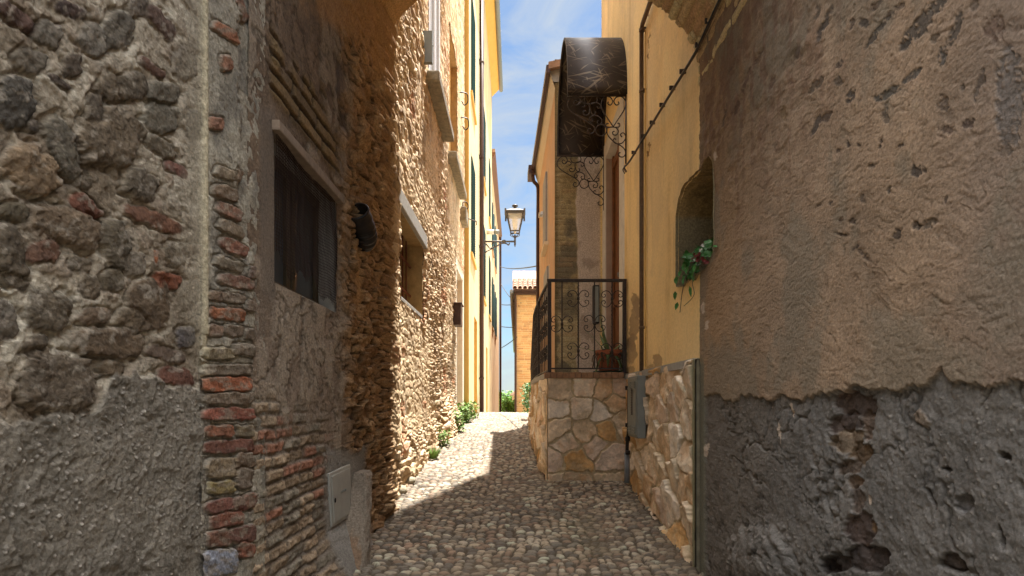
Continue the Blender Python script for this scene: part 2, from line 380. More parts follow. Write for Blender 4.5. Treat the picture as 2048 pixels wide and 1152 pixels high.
def rubble_cr(YY, ZZ, px, py):
    n1 = fbm(YY * 9, ZZ * 9, 5, 1); n2 = fbm(YY * 45, ZZ * 45, 4, 2); n3 = fbm(YY * 130, ZZ * 130, 2, 8)
    # mortar with small stones showing through
    e, d, r0, r1, r2, ax, ay = voro(YY * 15 + n1 * 2, ZZ * 19 + n2 * .6, 4)
    sm = ss(.5, .62, r0) * ss(.08, .3, e)
    h = .012 * (n1 - .5) + .014 * (n2 - .5) + .006 * sm * np.sqrt(np.clip(1 - d, 0, 1)) + .005 * (n3 - .5)
    C = full(T((134, 122, 104)), YY.shape)
    C = mixc(C, full(T((158, 148, 130)), YY.shape), ss(.46, .64, n1) * .85)
    C = mixc(C, full(T((96, 82, 64)), YY.shape), ss(.56, .7, fbm(YY * 5 + 3, ZZ * 5, 4, 12)) * .8)
    cs = mixc(full(T((84, 72, 56)), YY.shape), full(T((100, 78, 60)), YY.shape), r1)
    C = mixc(C, cs, sm * .4)
    for m, d, u, v, it in blobs(px, py, ST, .2, 3, 3.0):
        bul = it[6]; rr = .5 * (it[2] + it[3])
        relief = .013 * bul * np.sqrt(np.clip(1 - np.clip(d, 0, 1) ** 5, 0, 1)) + .016 * bul * (fbm(px / rr * 1.2 + it[0], py / rr * 1.2, 5, 6, .58) - .5) + .006 * (u * ((it[0] % 7) / 7 - .5) + v * ((it[1] % 5) / 5 - .3)) - .004
        ring = ss(1.35, 1.05, d) * (1 - m)
        h = h - .014 * ring * min(bul, 1.2) * ss(.3, .6, fbm(px / 30, py / 30, 2, it[0] % 50))
        h = h * (1 - m) + (relief + .008 * (n2 - .5) + .004 * (n3 - .5)) * m
        c = full(T(it[5], 1.95), YY.shape) * (.45 + 1.1 * fbm(px / 20 + it[1], py / 20, 5, 5, .6))[..., None]
        c = mixc(c, full(T((122, 112, 98)), YY.shape), ss(.58, .68, fbm(px / 18, py / 18 + it[0], 5, 15, .6)) * .6)
        C = mixc(C, c, m * .94)
    h = h * .68
    # lower coat of rough render with pebbles
    bl = np.interp(px, [-800, 0, 60, 190, 225, 300, 395, 420], [860, 835, 842, 818, 745, 752, 782, 790]) + (fbm(px / 22, py / 60, 3, 21) - .5) * 50
    low = ss(-5, 5, py - bl)
    hl = .010 + .016 * (fbm(YY * 7 + 2, ZZ * 6, 5, 22, .6) - .5) + .009 * (fbm(YY * 34, ZZ * 34, 4, 23, .62) - .5)
    gr = ss(.5, .62, fbm(YY * 16 + 3 * n1, ZZ * 11, 4, 24, .6)); hl -= .005 * gr
    cl = full(T((104, 96, 84)), YY.shape) * (.6 + .8 * fbm(YY * 7, ZZ * 7, 5, 25, .6))[..., None]
    e, d, r0, r1, r2, ax, ay = voro(YY * 75, ZZ * 75, 9)
    pb = ((r0 > .84) & (d < .1 + .28 * r1)).astype(float)
    hl += .004 * pb; cl = mixc(cl, full(T((160, 150, 138)), YY.shape) * (.6 + .5 * r2)[..., None], pb * .75)
    h = h * (1 - low) + hl * low; C = mixc(C, cl, low)
    # pale plaster arris towards the pier
    ar = ss(340, 400, px + (fbm(px / 20, py / 24, 3, 31) - .5) * 60) * ss(760, 640, py)
    ridge = np.exp(-((px - 404) / 7.) ** 2) * ss(790, 650, py)
    h = h * (1 - ar * .75) + .006 * ar + .012 * ridge
    C = mixc(C, full(T((120, 110, 92)), YY.shape) * (.85 + .3 * n1)[..., None], ar * .75)
    C = mixc(C, full(T((176, 158, 126)), YY.shape), ridge * .75)
    return h, C
rw = thing('rubble_wall', (XL, 1.5, -1.2), 'near wall of rough fieldstones and crumbling mortar with brick quoins, grey render below', 'stone wall')
def near_left():
    Y = np.concatenate([np.arange(-2.0, 1.0, .05), pixY(XL, -80, 412, 1.7 / QL)]); Y = np.unique(np.round(Y, 5))
    Z = np.concatenate([np.arange(-1.75, -.4, .0034 / QL), np.arange(-.4, 1.5, .003 / QL), np.arange(1.5, 2.9, .03)])
    ZZ, YY = np.meshgrid(Z, Y, indexing='ij')
    px = VX + F * XL / np.maximum(YY, .9); py = VY - F * ZZ / np.maximum(YY, .9)
    h, C = rubble_cr(YY, ZZ, px, py)
    P = np.stack([XL + h, YY, ZZ], -1)
    sheet('rubble_face', P, M['relief'], rw, C, flip=True)
near_left()
MB().box(XL - .5, XL - .06, -2.0, 1.94, -1.9, 2.86).build('wall_core', M['concrete'], rw)

QB = [(448, 768, 54, 15, 0, (138, 72, 36)), (452, 797, 52, 13, 0, (96, 78, 60)), (454, 828, 56, 13, -1, (116, 58, 40)), (432, 862, 30, 12, -2, (118, 66, 38)), (487, 862, 20, 12, 0, (104, 90, 66)),
 (455, 893, 56, 14, -3, (98, 54, 40)), (440, 935, 36, 20, -4, (118, 100, 74)), (486, 922, 20, 17, 0, (84, 64, 46)), (437, 975, 30, 13, -4, (122, 106, 62)), (487, 957, 22, 20, 0, (94, 80, 66)),
 (448, 1012, 46, 15, -8, (100, 56, 44)), (500, 1000, 17, 14, -12, (108, 60, 40)), (448, 1040, 36, 15, -12, (106, 58, 40)), (432, 1076, 27, 17, -8, (98, 62, 46)), (484, 1068, 28, 18, -14, (92, 54, 42)),
 (428, 1126, 42, 27, -10, (118, 122, 134)), (488, 1100, 18, 16, 0, (112, 60, 36)), (452, 740, 54, 12, 0, (88, 74, 58)), (430, 707, 34, 12, 2, (112, 98, 72)), (486, 700, 26, 13, 4, (84, 70, 54)),
 (422, 661, 22, 12, 2, (104, 80, 62)), (462, 662, 19, 12, 2, (92, 76, 60)), (494, 668, 11, 12, 2, (88, 74, 60)), (450, 628, 36, 12, 5, (128, 72, 38)), (425, 592, 18, 10, 4, (106, 84, 64)), (462, 597, 22, 11, 8, (94, 78, 62)),
 (500, 612, 12, 12, 8, (90, 72, 56)), (468, 564, 38, 12, 12, (104, 70, 54)), (504, 545, 12, 13, 14, (86, 62, 50)), (452, 529, 30, 12, 18, (100, 88, 70)), (462, 494, 30, 13, 24, (112, 64, 44)),
 (458, 458, 30, 12, 26, (104, 88, 68)), (454, 424, 30, 12, 27, (108, 70, 50)), (444, 386, 28, 13, 18, (98, 78, 58)), (478, 352, 14, 12, 30, (108, 84, 62)), (425, 247, 18, 13, 0, (116, 76, 54)),
 (446, 126, 11, 17, -8, (112, 70, 46)), (449, 66, 34, 11, 33, (122, 72, 42)), (486, 20, 10, 26, -20, (104, 68, 48)), (444, 347, 22, 12, 20, (112, 96, 74))]
def quoin():
    Y = pixY(XL, 396, 535, 1.7 / QL)
    Z = np.concatenate([np.arange(-1.4, 1.85, .0034 / QL), np.arange(1.85, 2.9, .03)])
    ZZ, YY = np.meshgrid(Z, Y, indexing='ij')
    px = VX + F * XL / YY; py = VY - F * ZZ / YY
    n1 = fbm(YY * 9, ZZ * 9, 5, 41); n2 = fbm(YY * 45, ZZ * 45, 4, 42)
    h = .006 + .008 * (n1 - .5) + .008 * (n2 - .5)
    C = full(T((134, 126, 110)), YY.shape) * (.75 + .5 * n1)[..., None]
    C = mixc(C, full(T((96, 90, 80)), YY.shape), ss(.5, .66, fbm(YY * 14, ZZ * 8, 4, 43)) * .7)
    for m, d, u, v, it in blobs(px, py, QB, .12, 44, 5):
        hh = .014 + .012 * (fbm(px / 20, py / 20 + it[0], 4, 45) - .5) + .007 * (n2 - .5)
        h = h * (1 - m) + hh * m
        h = h - .008 * ss(1.3, 1.04, d) * (1 - m)
        c = full(T(it[5], 2.5), YY.shape) * (.4 + 1.2 * fbm(px / 14 + it[1], py / 11, 5, 46, .6))[..., None]
        c = mixc(c, full(T((116, 104, 88)), YY.shape), .12 + ss(.5, .62, fbm(px / 16, py / 10 + it[0], 5, 47, .6)) * .6)
        C = mixc(C, c, m)
    ridge = np.exp(-((px - 403) / 6.) ** 2) * ss(790, 650, py)
    C = mixc(C, full(T((176, 158, 126)), YY.shape), ridge * .7)
    edge = ss(500, 515, px + (fbm(px / 20, py / 30, 3, 48) - .5) * 26 + 30 * ss(520, 420, py))
    h = h - .022 * edge
    P = np.stack([XL + .004 + h, YY, ZZ], -1)
    sheet('brick_quoin', P, M['relief'], rw, C, flip=True)
quoin()

# ================================================================== ARCHWAY BUILDING
ab = thing('archway_building', (0, 3, -1.1), 'building bridging the lane on a low vault with old plaster and rubble passage walls', 'building')
WIN = (2.53, 3.41, .545, 1.24)          # passage window y0 y1 z0 z1
ROCK = None
def inner_left():
    Y = np.concatenate([pixY(XL, 500, 762, 1.6 / QL), [4.66]]); Y = np.unique(Y)
    Z = np.concatenate([np.arange(-1.3, 2.3, .0052 / QL), np.arange(2.3, 3.12, .008)])
    ZZ, YY = np.meshgrid(Z, Y, indexing='ij')
    px = VX + F * XL / YY; py = VY - F * ZZ / YY
    n1 = fbm(YY * 6, ZZ * 6, 5, 51); n2 = fbm(YY * 34, ZZ * 34, 4, 52)
    h = .010 * (n1 - .5) + .006 * (n2 - .5)
    C = full(T((96, 78, 60)), YY.shape) * (.45 + 1.1 * n1)[..., None] * (.7 + .6 * n2)[..., None]
    C = mixc(C, full(T((62, 52, 42)), YY.shape), ss(.5, .62, fbm(YY * 3 + 5, ZZ * 2.0, 5, 53, .6)) * .7)
    # smooth grey-brown plaster around the window, warmer below
    C = mixc(C, full(T((116, 100, 84)), YY.shape) * (.6 + .8 * fbm(YY * 5, ZZ * 4, 5, 49, .6))[..., None], ss(560, 640, py) * .75)
    C = mixc(C, full(T((88, 78, 66)), YY.shape), ss(-.1, -.45, ZZ) * .4)
    sv = fbm(YY * 9, ZZ * 1.6, 5, 47, .6); C = C * (.72 + .56 * sv)[..., None]
    pp = ss(.54, .6, fbm(YY * 4 + 2, ZZ * 2.4, 5, 46, .62)); C = mixc(C, full(T((132, 118, 100)), YY.shape) * (.8 + .4 * n2)[..., None], pp * .6); h = h + .006 * pp
    ck = ss(.035, .0, np.abs(fbm(YY * 3.4, ZZ * 3.4, 5, 45, .6) - .5)); C = C * (1 - .45 * ck)[..., None]; h = h - .004 * ck
    # brickwork below and (as a slanting relieving arch) above the window
    warp = (fbm(YY * 5, ZZ * 5, 3, 54) - .5) * .03
    e, r0, r1, r2 = brick(YY + warp * 2, ZZ + warp, .062, .19, 55)
    bz = ss(-.0, -.22, ZZ + (fbm(YY * 6, ZZ * 6, 4, 56) - .5) * .5) * ss(3.34, 3.1, YY + (n2 - .5) * .3)
    bz2 = ss(1.36, 1.42, ZZ - .0 * YY) * ss(1.78, 1.62, ZZ + (n1 - .5) * .5) * ss(2.45, 2.55, YY) * ss(3.6, 3.3, YY)
    e2, q0, q1, q2 = brick(YY + warp * 2, ZZ + warp + .02, .085, .34, 57)
    bm = ss(.004, .016, e) * bz; bm2 = ss(.006, .02, e2) * bz2
    cb = full(T((128, 108, 84)), YY.shape)
    cb = mixc(cb, full(T((126, 84, 62)), YY.shape), (r0 > .8) * 1.); cb = mixc(cb, full(T((108, 98, 82)), YY.shape), (r0 < .3) * 1.)
    cb = cb * (.75 + .5 * r1)[..., None] * (.6 + .8 * n2)[..., None]
    C = mixc(C, full(T((96, 86, 74)), YY.shape), bz * .6); C = mixc(C, cb, bm)
    crumb = ss(.3, .5, fbm(YY * 13, ZZ * 16, 4, 50)); bm = bm * (.35 + .65 * crumb)
    h = h + bz * (-.008) + bm * (.012 + .012 * (r1 - .5)) + bz * .014 * (n2 - .5)
    cb2 = full(T((104, 82, 50)), YY.shape) * (.75 + .5 * q0)[..., None]
    C = mixc(C, full(T((40, 32, 26)), YY.shape), bz2 * .9); C = mixc(C, cb2, bm2); h = h - .012 * bz2 + bm2 * .02
    # rough rock masonry towards the lane
    rk = ss(680, 712, px + (fbm(px / 26, py / 40, 3, 58) - .5) * 50)
    e, d, r0, r1, r2, ax, ay = voro(YY * 5.5 + n1 * 1.6, ZZ * 13 + n2 * .5 + n1, 59)
    st = ss(.02, .14, e); hr = st * (.030 * r0 + .05 * ax * (r1 - .5) + .07 * ay * (r2 - .3) + .012) + .03 * (n1 - .5) + .05 * (fbm(YY * 14 + n1 * 4, ZZ * 22, 5, 60, .62) - .5)
    cr_ = mixc(full(T((150, 116, 74)), YY.shape), full(T((118, 86, 52)), YY.shape), r1) * (.7 + .6 * n2)[..., None]
    cr_ = mixc(full(T((60, 44, 30)), YY.shape), cr_, st)
    cr_ = mixc(cr_, full(T((150, 122, 84)), YY.shape), ss(.6, .75, n1) * .5)
    h = h * (1 - rk) + hr * rk; C = mixc(C, cr_, rk)
    # ochre wash near the vault
    oc = ss(0, 70, px - 590 - py * 1.0 + (n1 - .5) * 120)
    C = mixc(C, full(lin((190, 146, 96), .75), YY.shape) * (.85 + .3 * n2)[..., None], oc * .85); h = h * (1 - .6 * oc)
    # cement jamb left of the window and around the cabinet, soot marks
    jm = ss(520, 527, px) * ss(556, 552, px) * ss(200, 240, py) * ss(700, 560, py + (n1 - .5) * 200)
    C = mixc(C, full(T((92, 80, 68)), YY.shape) * (.9 + .2 * n1)[..., None], jm * .8); h = h * (1 - jm) + .006 * jm
    cem = ss(650, 660, px + (n2 - .5) * 12) * ss(735, 728, px) * ss(885, 905, py + (n1 - .5) * 40)
    C = mixc(C, full(T((112, 106, 98)), YY.shape) * (.8 + .4 * n1)[..., None], cem); h = h * (1 - cem) + (.004 + .010 * (n2 - .5)) * cem
    # dun streak under the vent hose
    sk = ss(.1, .04, np.abs(YY - 3.86 + (n2 - .5) * .05)) * ss(1.1, 1.0, ZZ) * ss(.55, .75, ZZ)
    C = mixc(C, full(T((160, 122, 74)), YY.shape), sk * .8); h = h * (1 - sk * .7)
    # wall foot thickens
    h = h + .05 * ss(-.6, -1.1, ZZ) * ss(3.6, 4.2, YY) + .15 * np.clip((-.78 - ZZ) / .3, 0, 1.3) * ss(2.7, 3.25, YY) * ss(4.0, 3.8, YY)
    # top of the wall leans into the vault
    lean = .05 * ss(2.6, 3.1, ZZ)
    hole = (YY > WIN[0]) & (YY < WIN[1]) & (ZZ > WIN[2]) & (ZZ < WIN[3])
    fl = XL - .012 + .05 * ss(4.2, 4.66, YY)
    P = np.stack([fl + h + lean, YY, ZZ], -1)
    sheet('passage_side_wall', P, M['relief'], ab, C, hole=hole, flip=True)
inner_left()

# window in the passage
def passage_window():
    y0, y1, z0, z1 = WIN
    b = MB()   # reveal
    x0 = XL - .02; x1 = XL - .16
    b.box(x1 - .02, x0, y0 - .05, y0 + .002, z0 - .04, z1 + .04); b.box(x1 - .02, x0, y1 - .002, y1 + .05, z0 - .04, z1 + .04)
    b.box(x1 - .02, x0, y0, y1, z0 - .05, z0 + .004); b.box(x1 - .02, x0, y0, y1, z1 - .004, z1 + .05)
    wn = b.build('window', M['concrete'], ab, bevel=.004)
    d = MB(); d.box(x1 - .5, x1 - .45, y0 - .2, y1 + .2, z0 - .2, z1 + .2); d.build('dark_room', M['dark'], wn)
    fr = MB()
    for y in (y0 + .03, (y0 + y1) / 2 - .02, (y0 + y1) / 2 + .05, y1 - .03): fr.box(x1 + .005, x1 + .045, y - .024, y + .024, z0 + .006, z1 - .01)
    for z in (z0 + .03, z1 - .03): fr.box(x1 + .002, x1 + .048, y0 + .003, y1 - .003, z - .026, z + .026)
    fr.build('frame', M['oldframe'], wn, bevel=.004)
    g = MB(); g.box(x1 + .018, x1 + .026, y0 + .01, y1 - .01, z0 + .01, z1 - .01); g.build('pane', M['glass'], wn)
    # timber lintel strip
    lt = MB(); lt.box(XL - .05, XL + .03, y0 - .03, y1 + .04, z1 - .012, z1 + .036); lt.build('lintel', M['palewood'], wn, bevel=.005)
    # rusty wire screen hanging from the lintel, torn at the bottom
    ms = MB(); xs_ = XL - .012
    def sag(y, z): return xs_ + .008 * math.sin(y * 9 + z * 3) + .006 * math.sin(z * 14 + y * 4) - .05 * max(0, .2 - abs(y - 3.0)) * (z1 - z)
    def bot(y): return .66 + .035 * math.sin(y * 11) + .03 * math.sin(y * 27 + 1) - .06 * ((y - y0) / (y1 - y0))
    sp = .0165; y = y0 + .005; k = 0
    while y < y1 - .004:
        zb = bot(y) + (k * 7 % 5) * .002
        pts = [(sag(y, zb + (z1 - zb) * i / 8), y + .003 * math.sin(i + k), zb + (z1 - zb) * i / 8) for i in range(9)]
        ms.tube(pts, .0016, 3, False); y += sp; k += 1
    z = .6; k = 0
    while z < z1:
        seg = []
        for i in range(41):
            y = y0 + .004 + (y1 - y0 - .008) * i / 40
            if z > bot(y): seg.append((sag(y, z), y, z + .003 * math.sin(i * .6)))
            else:
                if len(seg) > 1: ms.tube(seg, .0016, 3, False)
                seg = []
        if len(seg) > 1: ms.tube(seg, .0016, 3, False)
        z += sp
    ms.build('wire_mesh', M['wire'], wn)
passage_window()

PROF = [(1.15, 1.95), (1.148, 2.12), (1.10, 2.27), (1.0, 2.44), (.88, 2.60), (.72, 2.79), (.5, 3.0), (.25, 3.17), (0, 3.27), (-.25, 3.32), (-.5, 3.32), (-.77, 3.27), (-.95, 3.2), (-1.05, 3.12), (-1.09, 3.06)]
def vault():
    pr = smooth_path([(a, 0, b) for a, b in PROF], 12)
    pr = np.array([(p.x, p.z) for p in pr]); n = len(pr)
    dv = np.gradient(pr, axis=0); dv /= np.linalg.norm(dv, axis=1)[:, None]; nrm = np.stack([-dv[:, 1], dv[:, 0]], 1)  # towards inside/outside
    cen = np.array([0, 1.5]); sg = np.sign(((cen - pr) * nrm).sum(1)); nrm *= sg[:, None]
    arc = np.concatenate([[0], np.cumsum(np.linalg.norm(np.diff(pr, axis=0), axis=1))])
    # resample finely
    m = int(arc[-1] / .009); a2 = np.linspace(0, arc[-1], m)
    X = np.interp(a2, arc, pr[:, 0]); Zp = np.interp(a2, arc, pr[:, 1]); nx = np.interp(a2, arc, nrm[:, 0]); nz = np.interp(a2, arc, nrm[:, 1])
    k = 230; t = np.linspace(0, 1, k)
    AA, TT = np.meshgrid(a2, t, indexing='ij')
    XX = np.repeat(X[:, None], k, 1); ye = yend(XX) + .02
    YY = 2.05 + (ye - 2.05) * TT ** .8
    n1 = fbm(YY * 6, AA * 6, 4, 61); n2 = fbm(YY * 30, AA * 30, 4, 62)
    wrp = (n1 - .5) * .03
    e, r0, r1, r2 = brick(YY + wrp, AA + wrp, .07, .28, 63)
    bm = ss(.003, .014, e); keep = ss(.35, .5, fbm(YY * 5, AA * 4, 4, 64) + .25 * (AA < 1.6))
    h = .010 * (n1 - .5) + .006 * (n2 - .5) + .014 * bm * keep * (.5 + r1)
    C = full(T((140, 112, 70), 3.0), AA.shape)
    cb = mixc(full(T((170, 142, 98), 3.0), AA.shape), full(T((140, 106, 68), 3.0), AA.shape), r0)
    C = mixc(C, cb, bm * keep) * (.8 + .4 * n2)[..., None]
    oc = ss(1.6, 2.4, AA + (n1 - .5) * .6)
    C = mixc(C, full(lin((206, 158, 100), .8), AA.shape) * (.8 + .4 * n1)[..., None], oc * .9)
    h = h * (1 - .3 * oc)
    h *= 1
    P = np.stack([XX + nx[:, None] * h, YY, Zp[:, None] + nz[:, None] * h], -1)
    sheet('vault', P, M['relief'], ab, C)
    # far and near faces above the opening, down to the springing
    def face(yf, name, top):
        Q = np.zeros((len(pr), 2, 3))
        for i, (x, z) in enumerate(pr):
            Q[i, 0] = (x, yf(x), z); Q[i, 1] = (x, yf(x), top)
        return sheet(name, Q, M['stucco2'], ab, flip=(name == 'lane_front'))
    face(lambda x: yend(x) + .02, 'lane_front', 5.4); face(lambda x: 2.05, 'street_front', 5.4)
M['stucco2'] = mat('aged_render', tuple(lin((150, 120, 84), 1.2)), rough=.95, var=.2, vscale=3, bump=.006, bscale=30)
vault()
b = MB()
b.add([(-4, 2.05, 5.4), (5, 2.05, 5.4), (5, yend(1.15), 5.4), (1.15, yend(1.15), 5.4), (-1.09, yend(-1.09), 5.4), (-4, yend(-1.09), 5.4),
       (-4, 2.05, 5.6), (5, 2.05, 5.6), (5, yend(1.15), 5.6), (1.15, yend(1.15), 5.6), (-1.09, yend(-1.09), 5.6), (-4, yend(-1.09), 5.6)],
      [(0, 5, 4, 3, 2, 1), (6, 7, 8, 9, 10, 11), (0, 1, 7, 6), (1, 2, 8, 7), (2, 3, 9, 8), (3, 4, 10, 9), (4, 5, 11, 10), (5, 0, 6, 11)])
b.build('roof', M['tile'], ab)
b = MB(); b.box(1.5, 5, 2.05, 3.39, -1.5, 5.39); b.box(-4, XL - .6, 1.95, 4.6, -1.5, 5.39); b.box(1.15, 1.5, 2.06, 3.38, 2.4, 5.39); b.box(XL - .6, -1.09, 2.06, 4.6, 3.15, 5.39); b.build('upper_mass', M['stucco2'], ab)

# right wall of the passage
NICHE = (3.15, 3.86, .79, 1.41)
def niche_shape(YY, ZZ):
    y0, y1, z0, z1 = NICHE
    n = (fbm(YY * 14, ZZ * 14, 3, 71) - .5) * .05
    c = np.clip((YY - 3.72) / .14, 0, 1); c2 = np.clip((3.26 - YY) / .12, 0, 1)
    top = z1 - .10 * c ** 2 - .10 * c2 ** 2
    lo = z0 + .07 * c2
    return (YY > y0 + n * .8) & (YY < y1 + n * .3) & (ZZ > lo + n) & (ZZ < top + n * 1.3)
DK = [(1858, 42, 80, 14, -50, (74, 66, 58)), (1822, 86, 20, 12, -50, (66, 60, 54)), (1922, 55, 9, 40, 18, (64, 58, 52)), (2000, 55, 24, 30, 0, (88, 68, 56)), (2030, 196, 28, 105, 0, (84, 80, 78)),
 (1968, 171, 7, 38, 15, (80, 68, 58)), (1902, 262, 19, 13, -20, (70, 54, 44)), (1948, 249, 15, 11, -20, (68, 54, 46)), (1897, 106, 8, 26, 15, (72, 66, 60)), (1880, 75, 8, 14, 30, (74, 64, 54)),
 (1658, 48, 6, 42, 25, (62, 54, 48)), (1640, 25, 6, 20, 20, (64, 56, 48)), (1764, 62, 7, 42, 38, (70, 62, 54)), (1710, 48, 6, 12, 20, (64, 54, 48)), (1735, 45, 8, 10, 0, (64, 56, 50)), (1686, 128, 6, 12, 15, (54, 44, 40)),
 (1640, 171, 6, 26, 40, (70, 60, 50)), (1683, 168, 7, 14, 10, (62, 54, 48)), (1711, 191, 9, 18, 15, (60, 52, 46)), (1784, 186, 34, 9, -28, (74, 68, 60)), (1834, 151, 26, 7, -35, (80, 72, 64)), (1780, 225, 6, 22, 0, (74, 66, 58)),
 (1638, 252, 6, 26, 20, (60, 52, 46)), (1658, 234, 7, 18, 40, (74, 60, 50)), (1847, 342, 18, 11, -20, (66, 56, 48)), (1895, 209, 12, 22, 15, (84, 70, 58)), (1933, 174, 5, 10, 20, (64, 54, 46)), (1838, 330, 4, 12, 0, (60, 52, 44)),
 (1862, 448, 26, 9, -18, (78, 66, 54)), (1845, 452, 10, 8, 0, (64, 54, 46)), (1804, 468, 8, 12, 15, (72, 60, 50)), (1688, 468, 15, 4, 10, (64, 52, 42)), (1711, 443, 5, 8, 10, (64, 52, 42)), (1686, 442, 9, 4, -40, (74, 60, 48)),
 (1734, 508, 22, 5, 40, (84, 68, 54)), (1715, 495, 12, 4, -40, (60, 48, 40)), (1668, 405, 4, 8, 0, (62, 50, 42)), (1643, 410, 8, 3, -40, (70, 56, 46)), (1683, 302, 4, 7, 0, (64, 54, 46)), (1704, 288, 3, 7, 0, (58, 48, 42)),
 (1728, 291, 5, 4, -30, (70, 58, 48)), (1772, 287, 3, 9, 8, (54, 46, 40)), (1811, 290, 6, 4, -20, (60, 50, 44)), (1733, 395, 6, 9, 0, (74, 62, 52)), (1788, 378, 4, 9, 0, (72, 64, 56)), (1752, 333, 8, 5, -20, (78, 68, 58)), (1903, 400, 4, 8, 10, (70, 58, 50)),
 (1520, 120, 5, 20, 25, (76, 56, 42)), (1500, 160, 5, 30, 20, (78, 54, 42)), (1480, 210, 4, 22, 15, (82, 60, 46)), (1550, 170, 5, 20, 20, (84, 64, 50)), (1470, 130, 4, 20, 25, (88, 66, 48)), (1455, 230, 3, 26, 10, (80, 62, 46)), (1600, 110, 6, 22, 25, (74, 60, 50)), (1575, 225, 10, 16, 0, (104, 82, 56)), (2020, 300, 16, 12, 0, (92, 78, 66)),
 (1800, 20, 26, 8, -40, (74, 60, 50)), (1760, 10, 16, 8, -40, (70, 58, 50)), (1960, 10, 10, 14, 10, (78, 66, 56))]
HL = [(1712, 808, 46, 26, 10, (62, 48, 40), 1.3), (1690, 846, 30, 24, 0, (60, 48, 42), 1), (1735, 850, 14, 30, 0, (82, 66, 54), .9), (1692, 884, 34, 22, -8, (96, 80, 62), .7), (1722, 905, 20, 22, 10, (74, 56, 36), 1), (1700, 935, 26, 14, 0, (74, 60, 48), 1), (1712, 965, 16, 14, 0, (88, 70, 54), 1),
 (1716, 1000, 14, 26, 0, (76, 64, 56), 1.1), (1722, 1060, 32, 34, 20, (66, 52, 46), 1.2), (1745, 1052, 8, 12, 0, (96, 72, 44), .7), (1735, 1118, 44, 30, 0, (54, 44, 40), 1.6), (1668, 1128, 30, 20, 0, (44, 36, 32), 1.8), (1655, 1130, 14, 20, 0, (40, 32, 28), 1.6), (1905, 1125, 26, 20, 20, (58, 48, 42), 1.3),
 (1930, 1008, 22, 17, -15, (84, 80, 78), 1.6), (2008, 912, 16, 7, 30, (60, 54, 50), 1.2), (1893, 938, 13, 4, 10, (54, 48, 44), 1.2), (2006, 1075, 5, 26, -8, (56, 50, 46), 1.2), (1864, 995, 4, 24, -20, (56, 50, 46), 1), (1845, 838, 12, 20, -20, (100, 86, 72), -.5)]
